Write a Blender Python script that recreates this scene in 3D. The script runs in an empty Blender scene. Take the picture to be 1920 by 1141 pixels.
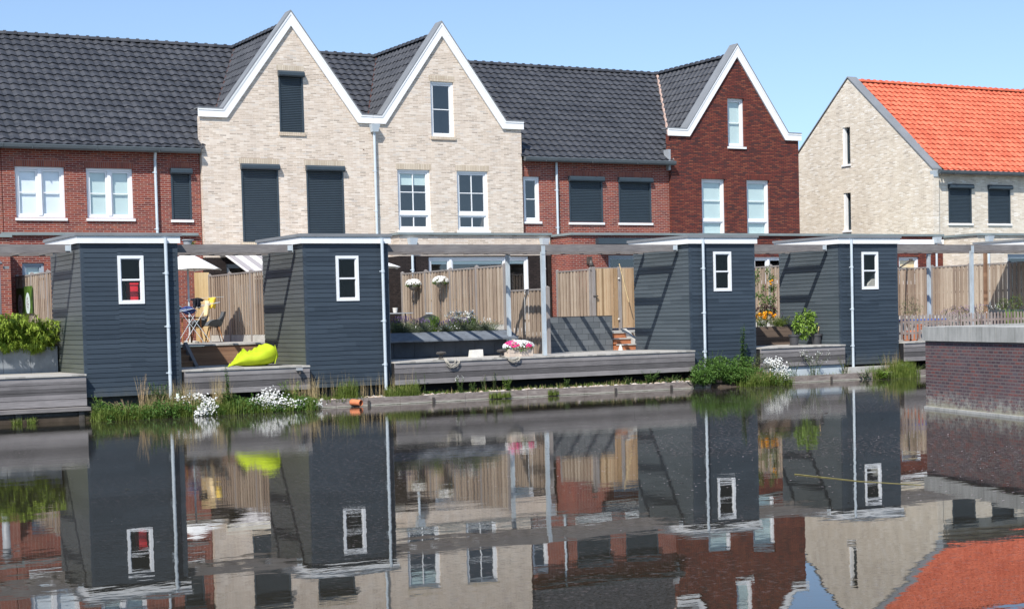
import bpy, bmesh, math, random
from mathutils import Vector, Matrix
random.seed(7)
R = math.radians
SC = bpy.context.scene
COL = SC.collection
# ------------------------------------------------------------------ camera model (also used to read real positions off known planes)
F, YAW, PIT, ROL, PPY = 3031.7, .51379, .04301, -.02516, 725.8
CAMP = Vector((0, 0, 2.0))
fv = Vector((math.sin(YAW)*math.cos(PIT), math.cos(YAW)*math.cos(PIT), -math.sin(PIT)))
rv = Vector((math.cos(YAW), -math.sin(YAW), 0)); uv = rv.cross(fv)
r2 = rv*math.cos(ROL)+uv*math.sin(ROL); u2 = -rv*math.sin(ROL)+uv*math.cos(ROL)
def ray(x, y): return r2*((x-960)/F)+u2*((PPY-y)/F)+fv
def onY(x, y, Y): d = ray(x, y); return CAMP+d*(Y/d.y)
def onX(x, y, X): d = ray(x, y); return CAMP+d*(X/d.x)
def onZ(x, y, Z): d = ray(x, y); return CAMP+d*((Z-2.0)/d.z)

# ------------------------------------------------------------------ materials
MATS = {}
class NT:
    def __init__(s, name):
        m = bpy.data.materials.new(name); m.use_nodes = True
        s.m = m; s.n = m.node_tree.nodes; s.l = m.node_tree.links
        s.b = s.n['Principled BSDF']; MATS[name] = m
    def add(s, t, **kw):
        n = s.n.new(t)
        for k, v in kw.items(): setattr(n, k, v)
        return n
    def link(s, a, b): s.l.new(a, b)
    def pos(s): return s.add('ShaderNodeNewGeometry').outputs['Position']
    def sep(s, v):
        n = s.add('ShaderNodeSeparateXYZ'); s.link(v, n.inputs[0]); return n.outputs
    def comb(s, x, y, z):
        n = s.add('ShaderNodeCombineXYZ')
        for i, v in enumerate((x, y, z)):
            if isinstance(v, (int, float)): n.inputs[i].default_value = v
            else: s.link(v, n.inputs[i])
        return n.outputs[0]
    def math(s, op, a, b=0, c=0):
        n = s.add('ShaderNodeMath', operation=op)
        for i, v in enumerate((a, b, c)):
            if isinstance(v, (int, float)): n.inputs[i].default_value = v
            else: s.link(v, n.inputs[i])
        return n.outputs[0]
    def noise(s, vec, scale, detail=3, rough=.5):
        n = s.add('ShaderNodeTexNoise'); s.link(vec, n.inputs['Vector'])
        n.inputs['Scale'].default_value = scale; n.inputs['Detail'].default_value = detail; n.inputs['Roughness'].default_value = rough
        return n.outputs['Fac']
    def ramp(s, fac, stops, const=False):
        n = s.add('ShaderNodeValToRGB'); s.link(fac, n.inputs[0]); cr = n.color_ramp
        if const: cr.interpolation = 'CONSTANT'
        while len(cr.elements) < len(stops): cr.elements.new(.5)
        for e, (p, c) in zip(cr.elements, stops):
            e.position = p; e.color = (c[0], c[1], c[2], 1) if not isinstance(c, (int, float)) else (c, c, c, 1)
        return n.outputs[0]
    def mix(s, fac, a, b, mode='MIX'):
        n = s.add('ShaderNodeMix', data_type='RGBA', blend_type=mode)
        for i, v in ((0, fac), (6, a), (7, b)):
            if isinstance(v, (int, float)): n.inputs[i].default_value = v
            elif isinstance(v, tuple): n.inputs[i].default_value = (*v, 1)
            else: s.link(v, n.inputs[i])
        return n.outputs[2]
    def bump(s, h, strength=.3, dist=.01):
        n = s.add('ShaderNodeBump'); s.link(h, n.inputs['Height'])
        n.inputs['Strength'].default_value = strength; n.inputs['Distance'].default_value = dist
        s.link(n.outputs[0], s.b.inputs['Normal']); return n
    def base(s, c):
        if isinstance(c, tuple): s.b.inputs['Base Color'].default_value = (*c, 1)
        else: s.link(c, s.b.inputs['Base Color'])
    def rough(s, v):
        if isinstance(v, (int, float)): s.b.inputs['Roughness'].default_value = v
        else: s.link(v, s.b.inputs['Roughness'])
    def spec(s, v): s.b.inputs['Specular IOR Level'].default_value = v

def plain(name, col, rough=.6, var=.12, scale=6, spec=.4, metal=0, bump=0, stretch=(1, 1, 1)):
    t = NT(name); p = t.pos()
    mp = t.add('ShaderNodeMapping'); t.link(p, mp.inputs[0]); mp.inputs['Scale'].default_value = stretch
    f = t.noise(mp.outputs[0], scale, 5, .6)
    lo = tuple(c*(1-var*1.6) for c in col); hi = tuple(min(1, c*(1+var*1.6)) for c in col)
    t.base(t.ramp(f, [(.25, lo), (.75, hi)])); t.rough(rough); t.spec(spec)
    t.b.inputs['Metallic'].default_value = metal
    if bump: t.bump(f, bump, .01)
    return t.m

def brick(name, ramp, mortar, soldier=False, w=.215, h=.0625, ms=.009, big=.25, rough=.85, stain=None):
    t = NT(name); o = t.sep(t.pos())
    u = t.math('ADD', o[0], o[1]); z = o[2]
    if soldier: u, z = z, u
    if soldier: w = .4
    row = t.math('FLOOR', t.math('DIVIDE', z, h))
    par = t.math('MODULO', row, 2)
    off = t.math('MULTIPLY', t.math('SUBTRACT', 1, par), 0 if soldier else w*.5)
    colm = t.math('FLOOR', t.math('DIVIDE', t.math('ADD', u, off), w))
    wn = t.add('ShaderNodeTexWhiteNoise', noise_dimensions='2D'); t.link(t.comb(colm, row, 0), wn.inputs['Vector'])
    c = t.ramp(wn.outputs['Value'], ramp)
    pn = t.noise(t.pos(), 1.1, 4, .6)
    c = t.mix(big, c, t.ramp(pn, [(.3, tuple(x*.75 for x in ramp[0][1])), (.7, ramp[-1][1])]), 'MIX')
    fine = t.noise(t.comb(u, t.math('MULTIPLY', z, 3), 0), 45, 2)
    c = t.mix(.35, c, t.ramp(fine, [(.3, .55), (.7, 1.25)]), 'MULTIPLY')
    bt = t.add('ShaderNodeTexBrick'); t.link(t.comb(u, z, 0), bt.inputs['Vector'])
    bt.offset = 0 if soldier else .5; bt.offset_frequency = 2
    bt.inputs['Scale'].default_value = 1; bt.inputs['Brick Width'].default_value = w; bt.inputs['Row Height'].default_value = h
    bt.inputs['Mortar Size'].default_value = ms; bt.inputs['Mortar Smooth'].default_value = .1
    c = t.mix(bt.outputs['Fac'], c, mortar)
    if stain: c = stain(t, c, o)
    mp = t.add('ShaderNodeMapping'); t.link(t.pos(), mp.inputs[0]); mp.inputs['Scale'].default_value = (1.6, 1.6, .35)
    c = t.mix(1, c, t.ramp(t.noise(mp.outputs[0], 1.6, 6, .7), [(.30, (.88, .87, .86)), (.62, (1.03, 1.02, 1.0))]), 'MULTIPLY')
    t.base(c); t.rough(rough); t.spec(.25)
    t.bump(t.math('SUBTRACT', t.math('MULTIPLY', fine, .4), bt.outputs['Fac']), .5, .008)
    return t.m

def glass(name, k):
    t = NT(name); t.n.remove(t.b)
    tr = t.add('ShaderNodeBsdfTransparent'); tr.inputs[0].default_value = (.95, .97, .98, 1)
    gl = t.add('ShaderNodeBsdfGlossy'); gl.inputs['Roughness'].default_value = .02; gl.inputs[0].default_value = (1, 1, 1, 1)
    fr = t.add('ShaderNodeFresnel'); fr.inputs[0].default_value = 1.52
    mx = t.add('ShaderNodeMixShader'); ge = t.add('ShaderNodeNewGeometry')
    t.link(t.math('MULTIPLY', t.math('MULTIPLY', fr.outputs[0], k), t.math('SUBTRACT', 1, ge.outputs['Backfacing'])), mx.inputs[0]); t.link(tr.outputs[0], mx.inputs[1]); t.link(gl.outputs[0], mx.inputs[2])
    t.link(mx.outputs[0], t.n['Material Output'].inputs[0])
def build_mats():
    brick('red_brick', [(0, (.13, .028, .025)), (.3, (.21, .036, .026)), (.55, (.27, .046, .03)), (.8, (.34, .075, .038)), (1, (.20, .075, .055))], (.34, .23, .20), ms=.008)
    brick('red_brick_upright', [(0, (.20, .06, .045)), (.5, (.28, .075, .05)), (1, (.36, .12, .07))], (.26, .15, .13), soldier=True)
    brick('dark_red_brick', [(0, (.065, .032, .032)), (.3, (.14, .034, .027)), (.65, (.205, .045, .031)), (1, (.27, .085, .048))], (.045, .022, .022), ms=.010, h=.055, big=.12)
    brick('dark_red_upright', [(0, (.10, .03, .025)), (1, (.2, .045, .03))], (.045, .022, .022), soldier=True)
    brick('cream_brick', [(0, (.37, .31, .255)), (.10, (.53, .435, .345)), (.4, (.63, .52, .42)), (.68, (.68, .575, .475)), (.9, (.79, .705, .61)), (1, (.57, .52, .47))], (.68, .60, .52), ms=.009, big=.12, h=.055, w=.22)
    brick('cream_upright', [(0, (.52, .44, .33)), (1, (.70, .62, .50))], (.46, .36, .28), soldier=True)
    brick('yellow_brick', [(0, (.44, .38, .31)), (.12, (.58, .50, .39)), (.5, (.67, .585, .47)), (.85, (.74, .67, .56)), (1, (.84, .80, .73))], (.68, .61, .52), ms=.008, big=.15, h=.055, w=.22)
    brick('black_brick', [(0, (.018, .014, .014)), (1, (.045, .034, .032))], (.012, .01, .01), ms=.009)
    def stain(t, c, o):
        n = t.noise(t.pos(), 3.0, 5, .7); zz = t.math('ADD', o[2], t.math('MULTIPLY', t.math('SUBTRACT', n, .5), .5))
        lo = t.ramp(zz, [(.12, 1), (.42, 0)]); hi = t.ramp(zz, [(1.0, 0), (1.32, 1)])
        sp = t.ramp(t.noise(t.pos(), 9, 4, .7), [(.42, 0), (.62, 1)])
        c = t.mix(t.math('MULTIPLY', hi, .55), c, (.20, .19, .17))
        c = t.mix(t.math('MULTIPLY', sp, t.math('MULTIPLY', lo, .75)), c, (.40, .40, .36))
        return t.mix(t.math('MULTIPLY', t.ramp(zz, [(.0, 1), (.16, 0)]), .9), c, (.34, .33, .25))
    brick('quay_brick', [(0, (.09, .055, .065)), (.35, (.14, .08, .09)), (.6, (.20, .085, .08)), (.85, (.27, .085, .068)), (1, (.13, .11, .13))], (.17, .15, .145), ms=.011, big=.40, stain=stain)

    def tile(name, a, b, rough, spec):
        t = NT(name); p = t.pos(); o = t.sep(p)
        wn = t.add('ShaderNodeTexWhiteNoise', noise_dimensions='3D')
        t.link(t.comb(t.math('FLOOR', t.math('DIVIDE', t.math('ADD', o[0], o[1]), .3)), t.math('FLOOR', t.math('DIVIDE', o[2], .23)), 0), wn.inputs['Vector'])
        f = t.math('ADD', t.math('MULTIPLY', wn.outputs['Value'], .5), t.math('MULTIPLY', t.noise(p, 2.2, 6, .7), .5))
        t.base(t.ramp(f, [(.25, a), (.75, b)])); t.rough(rough); t.spec(spec); t.bump(t.noise(p, 60, 2), .15, .004)
    tile('dark_tile', (.036, .038, .044), (.062, .064, .071), .5, .4)
    tile('orange_tile', (.47, .10, .052), (.62, .165, .09), .65, .25)
    def wood(name, a, b, c, axis='x', scale=3.0, board=.0, brd_axis='u', rough=.8):
        # long grain streaks along the plank, tone changing from board to board
        t = NT(name); p = t.pos(); o = t.sep(p)
        mp = t.add('ShaderNodeMapping'); t.link(p, mp.inputs[0])
        mp.inputs['Scale'].default_value = {'x': (1, 18, 22), 'y': (18, 1, 22), 'z': (16, 16, 1)}[axis]
        f = t.noise(mp.outputs[0], scale, 6, .65); g = t.noise(p, 1.3, 4, .6)
        f = t.math('ADD', t.math('MULTIPLY', f, .65), t.math('MULTIPLY', g, .35))
        if board:
            q = t.math('ADD', o[0], o[1]) if brd_axis == 'u' else o[2]
            wn = t.add('ShaderNodeTexWhiteNoise', noise_dimensions='1D')
            t.link(t.math('FLOOR', t.math('DIVIDE', q, board)), wn.inputs['W'])
            f = t.math('ADD', t.math('MULTIPLY', f, .66), t.math('MULTIPLY', wn.outputs['Value'], .34))
        t.base(t.ramp(f, [(.3, a), (.5, b), (.72, c)])); t.rough(rough); t.spec(.25)
        t.bump(f, .35, .006); return t.m
    wood('grey_deck_wood', (.085, .080, .080), (.155, .145, .145), (.30, .28, .275), 'x', board=.142, brd_axis='z')
    wood('deck_top_wood', (.30, .285, .26), (.42, .40, .365), (.54, .51, .46), 'x', board=.142, brd_axis='u')
    wood('beam_wood', (.11, .10, .10), (.19, .175, .17), (.30, .28, .26), 'x')
    wood('fence_wood', (.20, .15, .115), (.31, .24, .18), (.45, .375, .295), 'z', board=.103)
    wood('new_wood', (.44, .30, .14), (.56, .40, .20), (.66, .50, .28), 'z', board=.1)
    wood('gate_wood', (.26, .17, .09), (.40, .27, .16), (.50, .38, .24), 'z', board=.12)
    wood('fence_post_wood', (.17, .15, .14), (.25, .225, .21), (.34, .31, .29), 'z')
    wood('picket_wood', (.19, .145, .13), (.27, .215, .19), (.36, .30, .27), 'z', board=.13)
    wood('brown_wood', (.14, .075, .045), (.23, .13, .08), (.33, .20, .12), 'x', board=.12, brd_axis='z')
    wood('dark_brown_wood', (.055, .04, .032), (.095, .07, .055), (.15, .11, .085), 'x', board=.14, brd_axis='z')
    wood('quay_wood', (.17, .14, .125), (.24, .205, .185), (.33, .29, .26), 'x')
    t = NT('quay_board'); p = t.pos(); o = t.sep(p)
    mp = t.add('ShaderNodeMapping'); t.link(p, mp.inputs[0]); mp.inputs['Scale'].default_value = (1.5, 9, 9)
    f = t.noise(mp.outputs[0], 2.5, 6, .7)
    c = t.ramp(f, [(.3, (.13, .105, .095)), (.5, (.22, .185, .165)), (.7, (.34, .30, .265))])
    zl = t.math('ADD', o[2], t.math('MULTIPLY', f, .03))
    c = t.mix(t.ramp(zl, [(.035, 1), (.05, 0)]), c, (.42, .40, .34)); c = t.mix(t.ramp(zl, [(.018, 1), (.024, 0)]), c, (.04, .045, .02))
    t.base(c); t.rough(.85); t.bump(f, .4, .008)
    wood('chair_leg_wood', (.20, .09, .04), (.30, .14, .06), (.4, .2, .09), 'z')
    # painted siding, weathering differently board by board
    def siding(name, a, b, green):
        t = NT(name); p = t.pos(); o = t.sep(p)
        row = t.math('FLOOR', t.math('DIVIDE', o[2], .108))
        r1 = t.add('ShaderNodeTexWhiteNoise', noise_dimensions='1D'); t.link(row, r1.inputs['W'])
        seg = t.math('FLOOR', t.math('ADD', t.math('DIVIDE', t.math('ADD', o[0], o[1]), 1.7), t.math('MULTIPLY', r1.outputs['Value'], 7)))
        wn = t.add('ShaderNodeTexWhiteNoise', noise_dimensions='2D'); t.link(t.comb(seg, row, 0), wn.inputs['Vector'])
        mp = t.add('ShaderNodeMapping'); t.link(p, mp.inputs[0]); mp.inputs['Scale'].default_value = (1.2, 1.2, 12)
        f = t.math('ADD', t.math('MULTIPLY', wn.outputs['Value'], .42), t.math('MULTIPLY', t.noise(mp.outputs[0], 2.4, 6, .7), .58))
        c = t.ramp(f, [(.15, a), (.85, b)])
        dirt = t.math('MULTIPLY', t.ramp(t.math('ADD', o[2], t.math('MULTIPLY', t.noise(p, 5, 4), .6)), [(.72, 1), (1.0, 0)]), .38)
        c = t.mix(dirt, c, (.10, .10, .085))
        if green:
            zz = t.math('DIVIDE', t.math('SUBTRACT', o[2], 1.0), 1.6)
            c = t.mix(t.math('MULTIPLY', t.ramp(zz, [(0, 1), (1, 0)]), t.math('MULTIPLY', t.noise(mp.outputs[0], 1.6, 4), green)), c, (.11, .12, .055))
        sp = t.ramp(t.noise(p, 14, 2, .4), [(.72, 0), (.76, 1)])
        c = t.mix(t.math('MULTIPLY', sp, .4), c, (.13, .14, .15))
        t.base(c); t.rough(.5); t.spec(.35); t.bump(t.noise(mp.outputs[0], 9, 4, .6), .2, .004)
    siding('siding_paint', (.026, .037, .050), (.052, .070, .090), 0)
    siding('siding_paint_sunlit_side', (.056, .072, .084), (.090, .110, .124), .0)  # same siding paint, lightened so the side wall looks sunlit
    siding('siding_paint_mossy', (.066, .075, .079), (.105, .115, .117), .7)
    plain('white_paint', (.80, .80, .79), .35, .03, 3)
    plain('white_frame', (.78, .79, .80), .3, .03, 3)
    plain('grey_frame', (.34, .40, .46), .35, .05, 3)
    plain('cream_frame', (.66, .62, .52), .4, .05, 3)
    plain('zinc', (.33, .345, .36), .5, .10, 2.5, metal=.0, spec=.6)
    plain('zinc_light', (.50, .56, .60), .4, .07, 2.5, spec=.6)
    plain('roof_edge_grey', (.20, .21, .22), .6, .08, 2)
    plain('lead_trim', (.20, .235, .235), .6, .1, 2)
    plain('gutter_dark', (.085, .10, .11), .45, .1, 2)
    plain('shutter', (.038, .054, .068), .42, .06, 3, spec=.4)
    plain('galvanised', (.42, .47, .50), .42, .12, 9, spec=.6, stretch=(1, 1, .3))
    plain('dust_grey', (.34, .29, .30), .9, .3, 20)
    plain('dark_mortar', (.07, .03, .025), .9); plain('pink_mortar', (.42, .30, .25), .9, .2, 9)
    plain('concrete', (.44, .43, .40), .85, .14, 4, bump=.2)
    t = NT('cap_concrete'); p = t.pos(); mp = t.add('ShaderNodeMapping'); t.link(p, mp.inputs[0]); mp.inputs['Scale'].default_value = (5, 5, .6)
    f = t.math('ADD', t.math('MULTIPLY', t.noise(mp.outputs[0], 2.4, 5, .65), .6), t.math('MULTIPLY', t.noise(p, 2, 5, .6), .4))
    t.base(t.ramp(f, [(.3, (.24, .24, .215)), (.5, (.40, .39, .36)), (.7, (.52, .51, .47))])); t.rough(.9); t.bump(t.noise(p, 30, 4), .3, .006)
    t = NT('planter_concrete'); p = t.pos()
    t.base(t.ramp(t.noise(p, 3, 6, .65), [(.3, (.16, .175, .19)), (.7, (.28, .30, .32))])); t.rough(.8)
    plain('dark_panel', (.060, .066, .076), .7, .18, 3)
    plain('bench_stone', (.12, .135, .155), .75, .18, 5)
    t = NT('black_block'); o = t.sep(t.pos()); u = t.math('ADD', o[0], o[1])
    bt = t.add('ShaderNodeTexBrick'); t.link(t.comb(u, o[2], 0), bt.inputs['Vector']); bt.inputs['Scale'].default_value = 1
    bt.inputs['Brick Width'].default_value = .39; bt.inputs['Row Height'].default_value = .165; bt.inputs['Mortar Size'].default_value = .006
    bt.inputs['Color1'].default_value = (.085, .096, .105, 1); bt.inputs['Color2'].default_value = (.135, .148, .158, 1); bt.inputs['Mortar'].default_value = (.03, .035, .04, 1)
    mp = t.add('ShaderNodeMapping'); t.link(t.pos(), mp.inputs[0]); mp.inputs['Scale'].default_value = (2.4, 2.4, 13)
    t.base(t.mix(t.math('MULTIPLY', t.ramp(t.noise(mp.outputs[0], 2.2, 3), [(.66, 0), (.74, 1)]), .4), bt.outputs['Color'], (.26, .27, .27))); t.rough(.75); t.bump(bt.outputs['Fac'], -.3, .006)
    plain('stair_brick', (.40, .15, .07), .8, .15, 9)
    plain('lime_fabric', (.40, .50, .02), .75, .05, 5, spec=.2)
    plain('white_fabric', (.80, .80, .77), .8, .03, 3, spec=.2)
    plain('grey_felt', (.10, .105, .11), .9, .15, 20)
    plain('black_plastic', (.022, .022, .024), .45, .15, 5)
    plain('pot_grey', (.055, .055, .06), .55, .12, 6)
    plain('pot_brown', (.075, .06, .05), .6, .1, 6)
    plain('basket', (.22, .20, .17), .8, .2, 20)
    plain('iron', (.07, .062, .055), .55, .3, 12)
    plain('rope', (.40, .37, .31), .9, .2, 30)
    plain('white_stone', (.62, .60, .55), .8, .1, 6)
    plain('crate_wood', (.55, .46, .38), .8, .12, 8)
    plain('terracotta', (.60, .20, .09), .6, .12, 8)
    plain('red_plastic', (.65, .02, .03), .4, .1, 8)
    plain('blue_plastic', (.03, .12, .55), .4, .1, 8)
    plain('dark_cloth', (.012, .014, .022), .95, .4, 10)
    plain('blue_cloth', (.03, .05, .16), .95, .3, 10)
    plain('yellow_cloth', (.85, .58, .07), .85, .05, 10)
    plain('cream_cloth', (.82, .62, .34), .85, .05, 10)
    plain('void_shade', (.012, .012, .014), .9, .3, 2)  # near-black colour stands in for shade in rooms, pipe and under decks
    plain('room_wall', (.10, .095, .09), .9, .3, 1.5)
    plain('blind_white', (.70, .74, .76), .8, .03, 2)
    plain('blind_green', (.48, .58, .55), .8, .03, 2)
    plain('soil', (.060, .045, .032), .95, .3, 4, bump=.5)
    plain('bamboo_stick', (.60, .45, .24), .6, .15, 12)
    plain('reed', (.19, .165, .06), .7, .25, 6)
    plain('dry_stem', (.38, .27, .16), .85, .25, 14)
    plain('dry_grass', (.40, .31, .16), .85, .25, 14)
    plain('stem_green', (.07, .10, .03), .8, .2, 14)
    # striped awning cloth
    t = NT('awning_cloth'); o = t.sep(t.pos())
    t.base(t.ramp(t.math('FRACT', t.math('DIVIDE', o[0], .46)), [(0, (.33, .31, .32)), (.5, (.70, .68, .65))], True)); t.rough(.85)
    t = NT('awning_navy'); t.base((.03, .045, .09)); t.rough(.8)
    # glass: clear pane with a natural reflection
    glass('window_glass', 2.6); glass('shed_glass', .6)
    def leafmat(name, a, b, c, tl=.3, scale=7):
        t = NT(name); p = t.pos()
        f = t.math('ADD', t.math('MULTIPLY', t.noise(p, scale, 3, .6), .55), t.math('MULTIPLY', t.noise(p, 60, 1), .45))
        cc = t.ramp(f, [(.32, a), (.5, b), (.68, c)])
        t.base(cc); t.rough(.6); t.spec(.3)
        tb = t.add('ShaderNodeBsdfTranslucent'); t.link(cc, tb.inputs[0])
        mx = t.add('ShaderNodeMixShader'); mx.inputs[0].default_value = tl
        t.link(t.b.outputs[0], mx.inputs[1]); t.link(tb.outputs[0], mx.inputs[2]); t.link(mx.outputs[0], t.n['Material Output'].inputs[0])
    leafmat('bamboo_leaf', (.13, .20, .02), (.26, .36, .045), (.42, .50, .09))
    leafmat('grass_blade', (.07, .11, .02), (.14, .20, .035), (.26, .29, .075))
    leafmat('nettle_leaf', (.045, .10, .02), (.085, .17, .03), (.14, .24, .05))
    leafmat('dull_leaf', (.07, .095, .035), (.12, .15, .05), (.19, .21, .09))
    leafmat('bright_leaf', (.11, .20, .025), (.20, .32, .05), (.30, .42, .09))
    leafmat('lavender_leaf', (.085, .11, .07), (.14, .17, .10), (.22, .25, .15))
    leafmat('olive_leaf', (.12, .14, .05), (.20, .21, .09), (.30, .29, .15))
    leafmat('purple_leaf', (.035, .018, .020), (.06, .03, .03), (.09, .05, .05))
    leafmat('petal_white', (.60, .60, .57), (.74, .74, .71), (.80, .80, .78), .2)
    leafmat('petal_pink', (.70, .02, .15), (.80, .04, .22), (.86, .08, .3), .2)
    leafmat('petal_orange', (.85, .28, .01), (.90, .42, .015), (.92, .55, .03), .2)
    leafmat('petal_purple', (.07, .045, .11), (.11, .075, .17), (.17, .12, .23), .2)
    leafmat('petal_mauve', (.28, .18, .27), (.38, .26, .36), (.48, .36, .44), .2)
    # ground
    t = NT('garden_ground'); p = t.pos()
    bt = t.add('ShaderNodeTexBrick'); t.link(p, bt.inputs['Vector']); bt.inputs['Scale'].default_value = 1; bt.offset = 0
    bt.inputs['Brick Width'].default_value = .6; bt.inputs['Row Height'].default_value = .6; bt.inputs['Mortar Size'].default_value = .006
    bt.inputs['Color1'].default_value = (.30, .29, .27, 1); bt.inputs['Color2'].default_value = (.38, .37, .34, 1); bt.inputs['Mortar'].default_value = (.10, .10, .08, 1)
    t.base(t.mix(.3, bt.outputs['Color'], t.ramp(t.noise(p, 2, 5), [(.3, (.2, .2, .17)), (.7, (.42, .41, .38))]))); t.rough(.9)
    t = NT('far_ground'); t.base(t.ramp(t.noise(t.pos(), .15, 5), [(.3, (.06, .09, .03)), (.7, (.12, .13, .06))])); t.rough(.95)
    t = NT('gravel'); vo = t.add('ShaderNodeTexVoronoi'); t.link(t.pos(), vo.inputs['Vector']); vo.inputs['Scale'].default_value = 22
    t.base(t.mix(.5, vo.outputs['Color'], (.5, .45, .38), 'MULTIPLY')); t.rough(.9); t.bump(vo.outputs['Distance'], .8, .03)
    t = NT('pebble'); p = t.pos()
    f = t.math('ADD', t.math('MULTIPLY', t.noise(p, 7, 1), .8), t.math('MULTIPLY', t.noise(p, 50, 3), .2))
    t.base(t.ramp(f, [(.3, (.26, .22, .19)), (.45, (.46, .36, .27)), (.55, (.50, .46, .42)), (.7, (.64, .60, .54))])); t.rough(.85)
    # garden poster: green picture with two pale ovals
    t = NT('poster_print'); o = t.sep(t.pos())
    P0, P1 = onX(31, 541, 10.73), onX(62, 587, 10.73)
    py = t.math('DIVIDE', t.math('SUBTRACT', o[1], P1.y), P0.y-P1.y); pz = t.math('DIVIDE', t.math('SUBTRACT', o[2], P1.z), P0.z-P1.z)
    def oval(cy, cz, ry, rz):
        return t.math('ADD', t.math('POWER', t.math('DIVIDE', t.math('SUBTRACT', py, cy), ry), 2), t.math('POWER', t.math('DIVIDE', t.math('SUBTRACT', pz, cz), rz), 2))
    gr = t.ramp(t.noise(t.pos(), 4, 3), [(.3, (.02, .05, .01)), (.7, (.10, .19, .03))])
    sp = t.ramp(t.noise(t.pos(), 26, 2), [(.5, 1), (.58, 0)])
    w1 = t.math('LESS_THAN', oval(.76, .36, .15, .40), 1); w2 = t.math('LESS_THAN', oval(.27, .38, .14, .42), 1)
    i1 = t.math('LESS_THAN', oval(.27, .38, .08, .26), 1); i0 = t.math('LESS_THAN', oval(.76, .36, .08, .26), 1)
    c = t.mix(w1, gr, (.55, .56, .62)); c = t.mix(w2, c, (.62, .72, .68))
    c = t.mix(t.math('MULTIPLY', t.math('ADD', i0, i1), t.math('SUBTRACT', 1, sp)), c, (.18, .10, .14)); t.base(c); t.rough(.5)
    # water: dark canal, calm with small wind ripples and bits of floating scum
    t = NT('canal_water'); p = t.pos(); o = t.sep(p)
    mp = t.add('ShaderNodeMapping'); t.link(p, mp.inputs[0]); mp.inputs['Rotation'].default_value = (0, 0, .2); mp.inputs['Scale'].default_value = (.8, 1.3, 1)
    big = t.noise(mp.outputs[0], .9, 2, .5); mid = t.noise(mp.outputs[0], 4.5, 2, .5); sm = t.noise(mp.outputs[0], 19, 2, .55)
    # breeze reaches mostly the far half
    gust = t.ramp(t.math('ADD', t.math('DIVIDE', o[1], 60), t.math('MULTIPLY', t.noise(p, .16, 2), .35)), [(.40, .10), (.72, 1)])
    h = t.math('ADD', t.math('MULTIPLY', big, .42), t.math('ADD', t.math('MULTIPLY', mid, .07), t.math('MULTIPLY', t.math('MULTIPLY', sm, gust), .10)))
    bn = t.bump(h, 1.0, .0048)
    t.b.inputs['IOR'].default_value = 1.36; t.spec(.5); t.rough(.012)
    reg = t.ramp(t.noise(p, .22, 2), [(.42, 0), (.56, 1)])
    side = t.ramp(t.math('DIVIDE', o[0], 30), [(.15, .25), (.5, 1)])
    mp2 = t.add('ShaderNodeMapping'); t.link(p, mp2.inputs[0]); mp2.inputs['Scale'].default_value = (1, .8, 1)
    spk = t.ramp(t.noise(mp2.outputs[0], 15, 5, .8), [(.555, 0), (.60, 1)])
    fac = t.math('MULTIPLY', t.math('MULTIPLY', reg, side), t.math('MULTIPLY', spk, .75))
    sc = t.add('ShaderNodeBsdfDiffuse'); sc.inputs[0].default_value = (.15, .125, .125, 1)
    mx = t.add('ShaderNodeMixShader'); t.link(fac, mx.inputs[0]); t.link(t.b.outputs[0], mx.inputs[1]); t.link(sc.outputs[0], mx.inputs[2])
    t.link(mx.outputs[0], t.n['Material Output'].inputs[0]); t.base((.022, .019, .012))
build_mats()

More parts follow.
